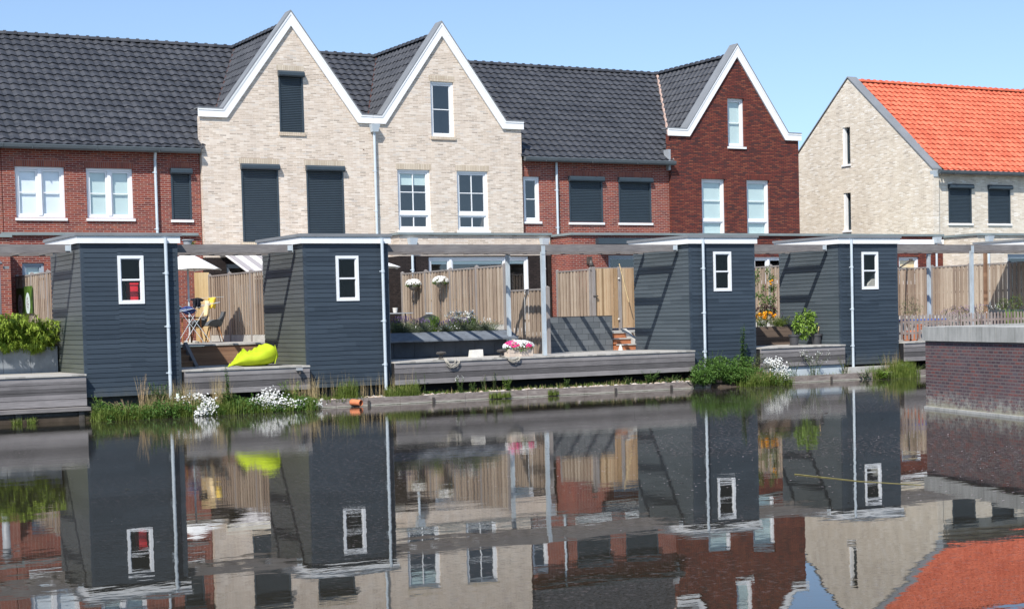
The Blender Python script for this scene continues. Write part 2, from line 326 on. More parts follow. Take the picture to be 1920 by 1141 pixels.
# ------------------------------------------------------------------ object helpers
ORG = {}
def root(name, label, cat, loc, group=None):
    o = bpy.data.objects.new(name, None); o.empty_display_size = .2; COL.objects.link(o)
    o.location = loc; o['label'] = label; o['category'] = cat
    if group: o['group'] = group
    ORG[o.name] = Vector(loc); return o
def tag(o, label, cat, group=None):
    o['label'] = label; o['category'] = cat
    if group: o['group'] = group
    return o
class MB:
    def __init__(s, T=None): s.v = []; s.f = []; s.T = T; s.smooth = False
    def add(s, vs, fs):
        n = len(s.v); s.v += [Vector(v) for v in vs]; s.f += [tuple(i+n for i in f) for f in fs]; return s
    def box(s, x0, x1, y0, y1, z0, z1):
        if x0 > x1: x0, x1 = x1, x0
        if y0 > y1: y0, y1 = y1, y0
        if z0 > z1: z0, z1 = z1, z0
        return s.add([(x0,y0,z0),(x1,y0,z0),(x1,y1,z0),(x0,y1,z0),(x0,y0,z1),(x1,y0,z1),(x1,y1,z1),(x0,y1,z1)],
                     [(0,3,2,1),(4,5,6,7),(0,1,5,4),(1,2,6,5),(2,3,7,6),(3,0,4,7)])
    def hexa(s, bot, top):
        return s.add(list(bot)+list(top), [(0,3,2,1),(4,5,6,7),(0,1,5,4),(1,2,6,5),(2,3,7,6),(3,0,4,7)])
    def prism_y(s, pts, y0, y1):      # outline in XZ extruded along Y
        n = len(pts)
        return s.add([(x,y0,z) for x,z in pts]+[(x,y1,z) for x,z in pts],
                     [tuple(range(n)), tuple(range(2*n-1, n-1, -1))]+[(i,i+n,(i+1)%n+n,(i+1)%n) for i in range(n)])
    def prism_x(s, pts, x0, x1):
        n = len(pts)
        return s.add([(x0,y,z) for y,z in pts]+[(x1,y,z) for y,z in pts],
                     [tuple(range(n)), tuple(range(2*n-1, n-1, -1))]+[(i,i+n,(i+1)%n+n,(i+1)%n) for i in range(n)])
    def prism_z(s, pts, z0, z1):
        n = len(pts)
        return s.add([(x,y,z0) for x,y in pts]+[(x,y,z1) for x,y in pts],
                     [tuple(range(n)), tuple(range(2*n-1, n-1, -1))]+[(i,i+n,(i+1)%n+n,(i+1)%n) for i in range(n)])
    def tube(s, pts, r, n=8, cap=True):
        pts = [Vector(p) for p in pts]; rs = r if isinstance(r, (list, tuple)) else [r]*len(pts)
        rings = []; prev = None
        for i, p in enumerate(pts):
            d = (pts[min(i+1, len(pts)-1)]-pts[max(i-1, 0)]).normalized()
            a = prev if prev is not None else (Vector((0,0,1)) if abs(d.z) < .9 else Vector((1,0,0)))
            x = d.cross(a).normalized(); y = x.cross(d).normalized(); prev = y
            rings.append([p+(x*math.cos(t)+y*math.sin(t))*rs[i] for t in [2*math.pi*k/n for k in range(n)]])
        vs = [v for rg in rings for v in rg]; fs = []
        for i in range(len(pts)-1):
            for k in range(n): fs.append((i*n+k, i*n+(k+1)%n, (i+1)*n+(k+1)%n, (i+1)*n+k))
        if cap: fs += [tuple(range(n-1, -1, -1)), tuple(range((len(pts)-1)*n, len(pts)*n))]
        return s.add(vs, fs)
    def lathe(s, c, prof, n=16):     # prof: (radius, z)
        vs = [(c[0]+r*math.cos(2*math.pi*k/n), c[1]+r*math.sin(2*math.pi*k/n), c[2]+z) for r, z in prof for k in range(n)]
        fs = [(i*n+k, i*n+(k+1)%n, (i+1)*n+(k+1)%n, (i+1)*n+k) for i in range(len(prof)-1) for k in range(n)]
        fs += [tuple(range(n-1, -1, -1)), tuple(range((len(prof)-1)*n, len(prof)*n))]
        return s.add(vs, fs)
    def build(s, name, mat, parent=None, label=None, smooth=False, fixn=False):
        vs = [s.T @ v for v in s.v] if s.T else s.v
        org = Vector((0,0,0)); rt = parent
        while rt is not None and rt.parent is not None: rt = rt.parent
        if rt is not None: org = ORG[rt.name]
        me = bpy.data.meshes.new(name)
        if parent is None:
            xs = [v.x for v in vs]; ys = [v.y for v in vs]; zs = [v.z for v in vs]
            org = Vector(((min(xs)+max(xs))/2, (min(ys)+max(ys))/2, min(zs)))
        me.from_pydata([v-org for v in vs], [], s.f)
        if fixn:
            bm = bmesh.new(); bm.from_mesh(me); bmesh.ops.recalc_face_normals(bm, faces=bm.faces); bm.to_mesh(me); bm.free()
        if smooth: me.shade_smooth()
        me.materials.append(MATS[mat]); me.update()
        o = bpy.data.objects.new(name, me); COL.objects.link(o)
        if parent is None: o.location = org; ORG[o.name] = org
        else: o.parent = parent
        if label: o['label'] = label
        return o
def struct(name, mb, mat, **k):
    o = mb.build(name, mat, None, **k); o['kind'] = 'structure'; return o
def stuff(o, label, cat): o['kind'] = 'stuff'; o['label'] = label; o['category'] = cat; return o

# ------------------------------------------------------------------ walls with openings, facing -Y in local space, local (x, y depth, z)
def wall_slab(name, mat, parent, outline, holes, th, T):
    bm = bmesh.new()
    vs = [bm.verts.new((x, 0, z)) for x, z in outline]
    f = bm.faces.new(vs); bmesh.ops.triangulate(bm, faces=[f])
    for a, b, c, d in holes:
        for co, no in (((a,0,0),(1,0,0)), ((b,0,0),(1,0,0)), ((0,0,c),(0,0,1)), ((0,0,d),(0,0,1))):
            bmesh.ops.bisect_plane(bm, geom=bm.verts[:]+bm.edges[:]+bm.faces[:], plane_co=co, plane_no=no, dist=1e-5)
    kill = []
    for f in bm.faces:
        m = f.calc_center_median()
        if any(a < m.x < b and c < m.z < d for a, b, c, d in holes): kill.append(f)
    bmesh.ops.delete(bm, geom=kill, context='FACES')
    r = bmesh.ops.extrude_face_region(bm, geom=bm.faces[:])
    bmesh.ops.translate(bm, verts=[v for v in r['geom'] if isinstance(v, bmesh.types.BMVert)], vec=(0, th, 0))
    bmesh.ops.recalc_face_normals(bm, faces=bm.faces)
    mb = MB(T); bm.verts.index_update()
    mb.add([v.co.copy() for v in bm.verts], [[v.index for v in f.verts] for f in bm.faces]); bm.free()
    return mb.build(name, mat, parent)
TH = .30
def ID(yf): return Matrix.Translation((0, yf, 0))
def frame_bars(mb, x0, x1, z0, z1, w, y0, y1):
    mb.box(x0, x0+w, y0, y1, z0, z1); mb.box(x1-w, x1, y0, y1, z0, z1)
    mb.box(x0+w, x1-w, y0, y1, z0, z0+w); mb.box(x0+w, x1-w, y0, y1, z1-w, z1)
def window(par, T, x0, x1, z0, z1, style, mat='white_frame', sill='white', blind=None, lintel=None, depth=.09, backing='void_shade', noroom=False):
    """style: list of (column edges fractions, row edges) sashes"""
    fr = MB(T); frame_bars(fr, x0, x1, z0, z1, .075, depth-.03, depth+.06)
    sashes = []
    if style == 'double':      # two casements with a heavy middle post, one bar each
        xm = (x0+x1)/2; fr.box(xm-.055, xm+.055, depth-.045, depth+.06, z0+.075, z1-.075)
        sashes = [(x0+.075, xm-.055, z0+.075, z1-.075, 1, 2), (xm+.055, x1-.075, z0+.075, z1-.075, 1, 2)]
    elif style == 'tall2':     # upper tilting sash of four panes over a low light of two
        zm = z0+(z1-z0)*.275; fr.box(x0+.075, x1-.075, depth-.035, depth+.06, zm-.05, zm+.05)
        sashes = [(x0+.075, x1-.075, zm+.05, z1-.075, 2, 2), (x0+.075, x1-.075, z0+.075, zm-.05, 2, 1)]
    elif style == 'tall3':
        zm = z0+(z1-z0)*.28; fr.box(x0+.075, x1-.075, depth-.035, depth+.06, zm-.04, zm+.04)
        sashes = [(x0+.075, x1-.075, zm+.04, z1-.075, 1, 2), (x0+.075, x1-.075, z0+.075, zm-.04, 1, 1)]
    elif style == 'single2': sashes = [(x0+.075, x1-.075, z0+.075, z1-.075, 1, 2)]
    elif style == 'plain': sashes = [(x0+.075, x1-.075, z0+.075, z1-.075, 1, 1)]
    elif isinstance(style, list):
        e = [x0+.075]+[x0+(x1-x0)*s for s in style]+[x1-.075]
        for s in e[1:-1]: fr.box(s-.045, s+.045, depth-.035, depth+.06, z0+.075, z1-.075)
        for i in range(len(e)-1): sashes.append((e[i]+(.045 if i else 0), e[i+1]-(.045 if i < len(e)-2 else 0), z0+.075, z1-.075, 1, 1))
    fo = fr.build('window', mat, par)
    sb = MB(T); gl = MB(T)
    for a, b, c, d, nx, nz in sashes:
        frame_bars(sb, a+.004, b-.004, c+.004, d-.004, .05, depth, depth+.05)
        for i in range(1, nx): sb.box(a+(b-a)*i/nx-.014, a+(b-a)*i/nx+.014, depth+.005, depth+.04, c+.05, d-.05)
        for i in range(1, nz): sb.box(a+.05, b-.05, depth+.007, depth+.042, c+(d-c)*i/nz-.014, c+(d-c)*i/nz+.014)
        gl.add([(a+.04, depth+.028, c+.04), (b-.04, depth+.028, c+.04), (b-.04, depth+.028, d-.04), (a+.04, depth+.028, d-.04)], [(0,1,2,3)])
    sb.build('sash', mat, fo); gl.build('pane', 'window_glass', fo)
    if blind:
        z = z0 if blind[1] is None else z1-(z1-z0)*blind[1]
        bl = MB(T)
        for a, b, c, d, nx, nz in sashes:
            if d > z: bl.box(a+.02, b-.02, depth+.075, depth+.085, max(c, z)+.02, d-.01)
        bl.build('blind', blind[0], fo)
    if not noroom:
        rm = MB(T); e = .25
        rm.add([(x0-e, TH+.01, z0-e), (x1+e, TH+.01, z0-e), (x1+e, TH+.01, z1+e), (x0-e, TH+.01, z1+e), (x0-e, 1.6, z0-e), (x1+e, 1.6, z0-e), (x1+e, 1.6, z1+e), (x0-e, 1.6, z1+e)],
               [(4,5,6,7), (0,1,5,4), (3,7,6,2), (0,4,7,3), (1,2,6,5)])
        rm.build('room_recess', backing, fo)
    if sill: sill_piece(fo, T, x0, x1, z0, sill)
    if lintel: lint(par, T, x0, x1, z1, lintel)
    return fo
def sill_piece(par, T, x0, x1, z0, kind):
    s = MB(T)
    if kind == 'white': s.hexa([(x0-.04, -.055, z0-.085), (x1+.04, -.055, z0-.085), (x1+.04, .10, z0-.085), (x0-.04, .10, z0-.085)], [(x0-.04, -.055, z0-.012), (x1+.04, -.055, z0-.012), (x1+.04, .10, z0-.002), (x0-.04, .10, z0-.002)]); s.build('sill', 'white_paint', par)
    else: s.box(x0-.03, x1+.03, -.045, .10, z0-.105, z0-.002); s.build('sill', kind, par)
def lint(par, T, x0, x1, z1, mat, h=.19):
    MB(T).box(x0-.05, x1+.05, -.004, .05, z1+.002, z1+h).build('brick_lintel', mat, par)
def shutter(par, T, x0, x1, z0, z1, sill='white', lintel=None, wide=0):
    b = MB(T); b.prism_x([(.03, z1-.17), (.03, z1+.01), (-.10, z1+.01), (-.16, z1-.05), (-.16, z1-.13), (-.13, z1-.17)], x0-.02, x1+.02)
    bo = b.build('shutter_box', 'shutter', par)
    sl = MB(T); n = max(4, round((z1-.17-z0)/.055)); hh = (z1-.17-z0)/n
    prof = []
    for i in range(n):
        z = z0+i*hh; prof += [(.045, z), (.030, z+hh*.12), (.022, z+hh*.5), (.030, z+hh*.82), (.045, z+hh*.88)]
    prof.append((.045, z1-.17)); pts = [(x, y, z) for y, z in prof for x in (x0+.05, x1-.05)]
    sl.add(pts, [(2*i, 2*i+1, 2*i+3, 2*i+2) for i in range(len(prof)-1)])
    sl.build('shutter_slats', 'shutter', bo)
    MB(T).box(x0, x0+.055, -.012, .06, z0, z1-.17).build('guide_rail', 'shutter', bo); MB(T).box(x1-.055, x1, -.012, .06, z0, z1-.17).build('guide_rail', 'shutter', bo)
    if sill: sill_piece(bo, T, x0, x1, z0, sill)
    if lintel: lint(par, T, x0, x1, z1, lintel)
def downpipe(par, x, y, ztop, zbot, r=.042, mat='zinc_light', brackets=(), hopper=None, kick=0):
    d = MB(); pts = [(x, y, ztop), (x, y, zbot)] if not kick else [(x-.02, y-kick, ztop+.02), (x-.02, y-kick, ztop-.06), (x, y, ztop-.25), (x, y, zbot)]
    d.tube(pts, r, 10)
    for z in brackets: d.tube([(x, y, z-.03), (x, y, z+.03)], r+.010, 10); d.box(x-r-.05, x-r, y-.012, y+.012, z-.012, z+.012)
    o = d.build('downpipe', mat, par, smooth=False)
    if hopper:
        h = MB(); z = hopper; h.hexa([(x-.10, y-.11, z-.24), (x+.10, y-.11, z-.24), (x+.10, y+.07, z-.24), (x-.10, y+.07, z-.24)], [(x-.15, y-.16, z), (x+.15, y-.16, z), (x+.15, y+.07, z), (x-.15, y+.07, z)])
        h.build('rain_hopper', 'zinc_light', o)
    return o

# ------------------------------------------------------------------ tiled roofs
TW, TL = .30, .36
def tprof(u):
    t = (u/TW) % 1.0
    return .050*(.5+.5*math.cos(2*math.pi*(t-.30)+.55*math.sin(2*math.pi*t)))
def tiled(name, mat, parent, O, U, V, N, u0, u1, L, planes=(), step=.05, lip=.042):
    """O origin at the top, U along the ridge, V down the slope, N outward; planes: (co, no) clears the side no points to"""
    O, U, V, N = Vector(O), Vector(U).normalized(), Vector(V).normalized(), Vector(N).normalized()
    us = []; k = math.floor(u0/step)
    while k*step < u1+step: us.append(min(max(k*step, u0), u1)); k += 1
    us = sorted(set(us)); ps = [tprof(u) for u in us]; n = len(us); vs = []; fs = []
    rows = math.ceil(L/TL)
    for r in range(rows):
        s0, s1 = r*TL, min((r+1)*TL, L)
        for s, h in ((s0, .0), (s0, .004), (s1, lip), (s1, .006)):
            for u, p in zip(us, ps): vs.append(O+U*u+V*s+N*(p+h))
        b = r*4*n
        for a, c in ((1, 2), (2, 3)):
            for i in range(n-1): fs.append((b+a*n+i, b+c*n+i, b+c*n+i+1, b+a*n+i+1))
    bm = bmesh.new(); bv = [bm.verts.new(v) for v in vs]
    for f in fs: bm.faces.new([bv[i] for i in f])
    bmesh.ops.delete(bm, geom=[v for v in bm.verts if not v.link_faces], context='VERTS')
    for co, no in planes: bmesh.ops.bisect_plane(bm, geom=bm.verts[:]+bm.edges[:]+bm.faces[:], plane_co=co, plane_no=no, clear_outer=True, dist=1e-5)
    bm.verts.index_update(); mb = MB(); mb.add([v.co.copy() for v in bm.verts], [[v.index for v in f.verts] for f in bm.faces]); bm.free()
    return mb.build(name, mat, parent)
def ridge(parent, mat, p0, p1, r=.13):
    p0, p1 = Vector(p0), Vector(p1); L = (p1-p0).length; d = (p1-p0)/L; n = round(L/.34); s = Vector((0,0,1)).cross(d).normalized(); mb = MB()
    for i in range(n):
        a = p0+d*(L*i/n); b = p0+d*(L*(i+1)/n+.03)
        vs = []
        for p, rr in ((a, r*.86), (a+(b-a)*.80, r*.92), (a+(b-a)*.80, r*1.12), (b, r*1.12), (b, r*.8)):
            for k in range(7):
                t = math.pi*k/6; vs.append(p+s*(math.cos(t)*rr)+Vector((0,0,math.sin(t)*rr*.95-.03)))
        mb.add(vs, [(j*7+k, j*7+k+1, j*7+8+k, j*7+7+k) for j in range(4) for k in range(6)])
    return mb.build('ridge_tiles', mat, parent)

ZG = 1.5           # garden level
YF = 48.6          # main street front plane
ER, EZ, RY, RZ = 48.32, 7.42, 53.6, 11.50
SL = (RZ-EZ)/(RY-ER); LS = math.hypot(RZ-EZ, RY-ER)
GS = 1.35
def main_roof(par, x0, x1, gables, mat='dark_tile'):
    V = Vector((0, -(RY-ER), -(RZ-EZ))); N = Vector((0, -(RZ-EZ), RY-ER))
    if not gables:
        tiled('roof', mat, par, (0, RY, RZ), (1,0,0), V, N, x0, x1, LS)
    else:
        g = gables[0]; k = GS/SL   # gable wins where |x-g|*k < RY-Y
        # left piece keeps x-g < -(RY-y)/k
        if g-x0 > .1: tiled('roof', mat, par, (0, RY, RZ), (1,0,0), V, N, x0, g, LS, [((g, RY, 0), (1, -1/k, 0))])
        if x1-g > .1: tiled('roof', mat, par, (0, RY, RZ), (1,0,0), V, N, g, x1, LS, [((g, RY, 0), (-1, -1/k, 0))])
    # rear slope, plain run of the same tiles
    tiled('roof', mat, par, (0, RY, RZ), (1,0,0), Vector((0, RY-ER, -(RZ-EZ))), Vector((0, RZ-EZ, RY-ER)), x0, x1, LS, step=.15)
    ridge(par, mat, (x0, RY, RZ+.04), (x1, RY, RZ+.04))
def gable_roof(par, g, yfront, mat='dark_tile', half=3.05):
    k = GS/SL; L = half*math.hypot(1, GS)
    for s in (-1, 1):
        V = Vector((s, 0, -GS)); N = Vector((s*GS, 0, 1))
        tiled('gable_roof', mat, par, (g, 0, RZ), (0, 1, 0), V, N, yfront, RY, L, [((g, RY, 0), (s, 1/k, 0))], lip=.030)
    ridge(par, mat, (g, yfront, RZ+.05), (g, RY, RZ+.05))
def valley(par, g, sides, mat, r):
    k = GS/SL
    for s in sides:
        a = Vector((g, RY, RZ)); dx = 2.95; b = Vector((g+s*dx, RY-k*dx, RZ-GS*dx)); MB().tube([a+Vector((0,-.05,.03)), b+Vector((0,0,.05))], r, 6).build('valley_flashing', mat, par)
def offset_path(pts, d):
    out = []
    for i, p in enumerate(pts):
        p = Vector(p); ns = []
        if i > 0: e = (p-Vector(pts[i-1])).normalized(); ns.append(Vector((e.y, -e.x)))
        if i < len(pts)-1: e = (Vector(pts[i+1])-p).normalized(); ns.append(Vector((e.y, -e.x)))
        n = (ns[0]+ns[-1]).normalized(); c = n.dot(ns[0]); out.append(tuple(p+n*(d/c)))
    return out
def strip(mb, a, b, y0, y1):
    for i in range(len(a)-1):
        q = [a[i], a[i+1], b[i+1], b[i]]
        mb.hexa([(q[0][0], y0, q[0][1]), (q[1][0], y0, q[1][1]), (q[1][0], y1, q[1][1]), (q[0][0], y1, q[0][1])],
                [(q[3][0], y0, q[3][1]), (q[2][0], y0, q[2][1]), (q[2][0], y1, q[2][1]), (q[3][0], y1, q[3][1])])
def coping(par, path, yw):
    """white bargeboard with a zinc cap that runs back over the parapet"""
    w = MB(); strip(w, offset_path(path, 0), offset_path(path, .26), yw-.075, yw-.004); bo = w.build('bargeboard', 'white_paint', par, fixn=True)
    m = MB(); strip(m, offset_path(path, 0), offset_path(path, .05), yw-.092, yw-.077); m.build('moulding', 'white_paint', bo, fixn=True)
    z = MB(); strip(z, offset_path(path, -.035), offset_path(path, -.003), yw-.10, yw+.38); strip(z, offset_path(path, -.003)[1:-1], offset_path(path, .42)[1:-1], yw+.33, yw+.38)
    z.build('zinc_cap', 'roof_edge_grey', par, fixn=True)
def gutter(par, x0, x1, y, z, mat='gutter_dark'):
    g = MB(); g.prism_x([(y, z+.03), (y-.15, z+.035), (y-.17, z+.015), (y-.15, z-.07), (y-.11, z-.11), (y-.04, z-.11), (y, z-.08)], x0, x1)
    x = x0+.8
    while x < x1: g.box(x, x+.012, y-.176, y, z-.115, z+.036); x += 1.9
    return g.build('gutter', mat, par, fixn=True)
def body(par, mat, x0, x1, yf, rear=58.88):
    """side and rear walls under the roof"""
    b = MB(); P = [(yf, ZG), (yf, EZ-.05), (RY, RZ-.12), (rear, EZ-.05), (rear, ZG)]
    for x in (x0, x1): b.add([(x, y, z) for y, z in P], [(0,1,2,3,4)])
    b.add([(x0, rear, ZG), (x1, rear, ZG), (x1, rear, EZ-.05), (x0, rear, EZ-.05)], [(0,1,2,3)])
    return b.build('side_wall', mat, par)
GRP = 'terraced houses along the canal'

# ---- house at the left edge, only its extension shows
h = root('brick_house', 'red brick house cut off at the left edge, only its ground floor corner showing', 'house', (8.0, YF, ZG), GRP)
wall_slab('wall', 'red_brick', h, [(5, ZG), (10.48, ZG), (10.48, 7.3), (5, 7.3)], [], TH, ID(YF)); body(h, 'red_brick', 5.02, 10.46, YF+.3)
main_roof(h, 5.0, 10.5, []); gutter(h, 5.0, 10.49, ER+.02, EZ-.02)
e = wall_slab('extension_wall', 'red_brick', h, [(5, ZG), (10.27, ZG), (10.27, 4.62), (5, 4.62)], [], TH, ID(46.9))
MB().box(9.97, 10.265, 47.2, YF-.003, ZG, 4.615).build('extension_wall', 'red_brick', h)
MB().box(4.95, 10.33, 46.83, YF-.005, 4.625, 4.72).build('roof_edge', 'lead_trim', h)

# ---- second house: red brick, two white windows and a narrow shutter
h = root('brick_house', 'red brick house at left with two white windows and one narrow shutter upstairs', 'house', (13.6, YF, ZG), GRP)
W = [(10.87, 12.31, 5.30, 6.80), (12.96, 14.37, 5.30, 6.80), (15.56, 16.20, 5.28, 6.84), (10.98, 11.62, 2.9, 3.97)]
wall_slab('wall', 'red_brick', h, [(10.5, ZG), (16.5, ZG), (16.5, 7.36), (10.5, 7.36)], W, TH, ID(YF)); body(h, 'red_brick', 10.52, 16.48, YF+.3)
T = ID(YF)
window(h, T, *W[0], 'double', blind=('blind_white', None), lintel='red_brick_upright')
window(h, T, *W[1], 'double', blind=('blind_green', None), lintel='red_brick_upright')
shutter(h, T, *W[2], lintel='red_brick_upright')
window(h, T, *W[3], 'plain', mat='grey_frame', sill=None, blind=('blind_green', .35))
main_roof(h, 10.5, 16.52, []); gutter(h, 10.5, 16.42, ER+.02, EZ-.02)
downpipe(h, 15.06, YF-.09, 7.33, 4.86, brackets=(6.7, 4.98), kick=.12)
MB().box(10.4, 16.36, YF-.10, YF-.003, 4.78, 4.86).build('lead_strip', 'lead_trim', h)

# ---- third and fourth: cream gables
def cream_house(x0, x1, g, path, label, wins, T):
    hh = root('gable_house', label, 'house', ((x0+x1)/2, YF, ZG), GRP)
    k = 1.0/GS
    out = [(x0, ZG), (x1, ZG), (x1, 8.50), (g+(11.55-8.5)*k+.0, 8.50), (g, 11.60), (g-(11.55-8.5)*k, 8.50), (x0, 8.50)]
    return hh, out
YC = YF-.16
h3, out = cream_house(16.52, 22.35, 19.58, None, 'cream brick gable house with three long dark shutters, left of the two cream gables', None, None)
T = ID(YC)
W3 = [(19.12, 19.95, 8.06, 9.98), (17.78, 19.02, 4.58, 7.02), (19.97, 21.26, 4.58, 7.02)]
wall_slab('wall', 'cream_brick', h3, [(16.52, ZG+2.6)]+[(22.35, ZG+2.6)]+out[2:], W3, TH, T)
wall_slab('ground_floor_wall', 'black_brick', h3, [(16.52, ZG), (22.35, ZG), (22.35, ZG+2.6), (16.52, ZG+2.6)], [(17.2, 21.6, ZG+.02, 3.9)], TH, T)
for a in W3: shutter(h3, T, *a, sill='cream_upright', lintel='cream_upright')
window(h3, T, 17.2, 21.6, ZG+.02, 3.9, [.5], mat='grey_frame', sill=None)
body(h3, 'cream_brick', 16.53, 22.34, YC+.3)
main_roof(h3, 16.5, 22.35, [19.58]); gable_roof(h3, 19.58, YC+.4); valley(h3, 19.58, (-1,), 'dark_mortar', .035)
coping(h3, [(16.44, 8.70), (17.23, 8.70), (19.58, 11.86), (21.94, 8.70), (22.345, 8.70)], YC)
dp = downpipe(h3, 22.36, YC-.10, 8.22, 4.7, brackets=(6.9, 5.6), hopper=8.40)
# striped awning: an attached part of the house, rolled out over the terrace
aw = MB(); y0, z0, y1, z1 = 48.4, 4.32, 45.7, 3.50
aw.hexa([(16.95, y0, z0-.02), (20.6, y0, z0-.02), (20.6, y1, z1-.02), (16.95, y1, z1-.02)], [(16.95, y0, z0), (20.6, y0, z0), (20.6, y1, z1), (16.95, y1, z1)])
ao = aw.build('awning', 'awning_cloth', h3)
MB().box(16.9, 20.65, y1-.06, y1+.0, z1-.16, z1+.03).box(16.9, 20.65, 48.25, 48.4, 4.28, 4.46).tube([(17.1, 48.3, 4.2), (17.3, 47, 3.85), (17.1, 45.8, 3.45)], .025, 6).build('awning_frame', 'cream_frame', ao)

h4, out = cream_house(22.35, 27.95, 24.95, None, 'cream brick gable house with white windows, right of the two cream gables', None, None)
W4 = [(24.50, 25.37, 8.10, 9.93), (23.20, 24.40, 4.98, 6.98), (25.41, 26.60, 4.98, 6.98)]
wall_slab('wall', 'cream_brick', h4, [(22.35, 4.2), (27.95, 4.2)]+out[2:], W4, TH, T)
window(h4, T, *W4[0], 'single2', sill='cream_upright', lintel='cream_upright', backing='room_wall')
window(h4, T, *W4[1], 'tall2', sill='white', lintel='cream_upright', blind=('blind_green', .26), backing='room_wall')
window(h4, T, *W4[2], 'tall2', sill='white', lintel='cream_upright', backing='room_wall')
body(h4, 'cream_brick', 22.36, 27.94, YC+.3)
main_roof(h4, 22.35, 28.0, [24.95]); gable_roof(h4, 24.95, YC+.4); valley(h4, 24.95, (-1,), 'dark_mortar', .035)
coping(h4, [(22.355, 8.70), (22.66, 8.70), (24.95, 11.88), (27.32, 8.70), (28.02, 8.70)], YC)
Te = ID(46.75)
wall_slab('extension_wall', 'cream_brick', h4, [(22.4, 4.06), (28.0, 4.06), (28.0, 4.72), (22.4, 4.72)], [], TH, Te)
wall_slab('extension_wall', 'black_brick', h4, [(22.4, ZG), (28.0, ZG), (28.0, 4.06), (22.4, 4.06)], [(23.42, 27.15, ZG+.02, 4.02)], TH, Te)
window(h4, Te, 23.42, 27.15, ZG+.02, 4.02, [.22, .77], mat='white_frame', sill=None, backing='room_wall', blind=('blind_green', .10))
MB().box(22.4, 22.7, 47.05, YC-.003, 4.06, 4.715).build('extension_wall', 'cream_brick', h4)
MB().box(22.4, 22.7, 47.05, YC-.003, ZG, 4.055).build('extension_wall', 'black_brick', h4)
MB().box(22.33, 28.04, 46.68, YC-.005, 4.725, 4.80).build('roof_edge', 'lead_trim', h4)
downpipe(h4, 22.80, 46.66, 4.45, ZG, brackets=(3.6, 2.6), hopper=4.62)
downpipe(h4, 27.70, 46.66, 4.45, ZG, brackets=(3.6, 2.4), hopper=4.62)

# ---- fifth: red brick between gables
h = root('brick_house', 'red brick house between the cream and dark red gables, with two square shutters upstairs', 'house', (31, YF, ZG), GRP)
W = [(28.08, 28.73, 5.32, 6.86), (29.92, 31.32, 5.30, 6.90), (32.00, 33.40, 5.30, 6.90)]
T = ID(YF)
wall_slab('wall', 'red_brick', h, [(27.95, ZG), (34.2, ZG), (34.2, 7.42), (27.95, 7.42)], W, TH, T); body(h, 'red_brick', 27.97, 34.18, YF+.3)
window(h, T, *W[0], 'single2', lintel='red_brick_upright', backing='room_wall')
for a in W[1:]: shutter(h, T, *a, lintel='red_brick_upright')
main_roof(h, 28.0, 34.2, []); gutter(h, 27.97, 34.26, ER+.02, EZ+.05)
downpipe(h, 29.38, YF-.09, 7.36, 4.75, brackets=(6.4, 5.1))
Te = ID(45.5)
wall_slab('extension_wall', 'red_brick', h, [(28.06, ZG), (34.2, ZG), (34.2, 4.66), (28.06, 4.66)], [(29.5, 33.2, ZG+.02, 4.0)], TH, Te)
window(h, Te, 29.5, 33.2, ZG+.02, 4.0, [.35, .68], mat='grey_frame', sill=None)
MB().box(28.06, 28.36, 45.8, YF-.003, ZG, 4.655).build('extension_wall', 'red_brick', h)
MB().box(28.0, 34.26, 45.43, YF-.005, 4.665, 4.74).build('roof_edge', 'lead_trim', h)
ab = MB().box(28.95, 33.6, 45.22, 45.42, 4.36, 4.56).build('awning_box', 'shutter', h)
MB().hexa([(29.0, 45.25, 4.30), (33.5, 45.25, 4.30), (33.5, 44.85, 4.22), (29.0, 44.85, 4.22)], [(29.0, 45.25, 4.34), (33.5, 45.25, 4.34), (33.5, 44.85, 4.28), (29.0, 44.85, 4.28)]).build('awning_cloth', 'concrete', ab)
wl = onY(1105, 489, 45.4); MB().box(wl.x-.05, wl.x+.05, 45.30, 45.495, wl.z-.10, wl.z+.14).lathe((wl.x, 45.30, wl.z-.18), [(.03, .2), (.075, .1), (.075, .02), (.05, 0)], 10).build('wall_lamp', 'iron', h)

# ---- sixth: dark red gable
h = root('gable_house', 'dark red brick gable house with white bargeboards, right end of the terrace', 'house', (37.2, YF, ZG), GRP)
YR = YF-.16; T = ID(YR); g = 37.24; k = 1/GS
W = [(36.80, 37.57, 8.14, 9.92), (35.55, 36.62, 4.80, 6.92), (37.62, 38.69, 4.80, 6.92)]
wall_slab('wall', 'dark_red_brick', h, [(34.2, ZG), (40.12, ZG), (40.12, 8.50), (g+3.05*k, 8.50), (g, 11.60), (g-3.05*k, 8.50), (34.2, 8.50)], W, TH, T)
window(h, T, *W[0], 'single2', blind=('blind_green', None), lintel='dark_red_upright', depth=.13)
for a in W[1:]: window(h, T, *a, 'tall3', blind=('blind_green', None), lintel='dark_red_upright', sill='white', depth=.13)
body(h, 'dark_red_brick', 34.21, 40.11, YR+.3)
main_roof(h, 34.2, 40.15, [g]); gable_roof(h, g, YR+.4); valley(h, g, (-1,), 'pink_mortar', .06)
coping(h, [(34.08, 8.70), (34.88, 8.70), (g, 11.88), (39.58, 8.70), (40.22, 8.70)], YR)
MB().box(34.1, 34.197, 48.45, 48.75, 7.2, 7.95).build('flashing', 'zinc', h)
Te = ID(46.9)
We = [(36.68, 38.1, 3.0, 3.98), (43.68, 44.72, 2.9, 3.95)]
wall_slab('extension_wall', 'dark_red_brick', h, [(34.22, ZG), (45.98, ZG), (45.98, 4.74), (34.22, 4.74)], We, TH, Te)
window(h, Te, *We[0], [.5], sill=None); window(h, Te, *We[1], 'plain', sill=None, blind=('cream_cloth', .4))
MB().box(34.22, 46.0, 46.83, 50.5, 4.745, 4.83).build('roof_edge', 'lead_trim', h)
MB().box(43.0, 45.97, 46.82, 46.895, 4.44, 4.62).build('white_board', 'white_paint', h)
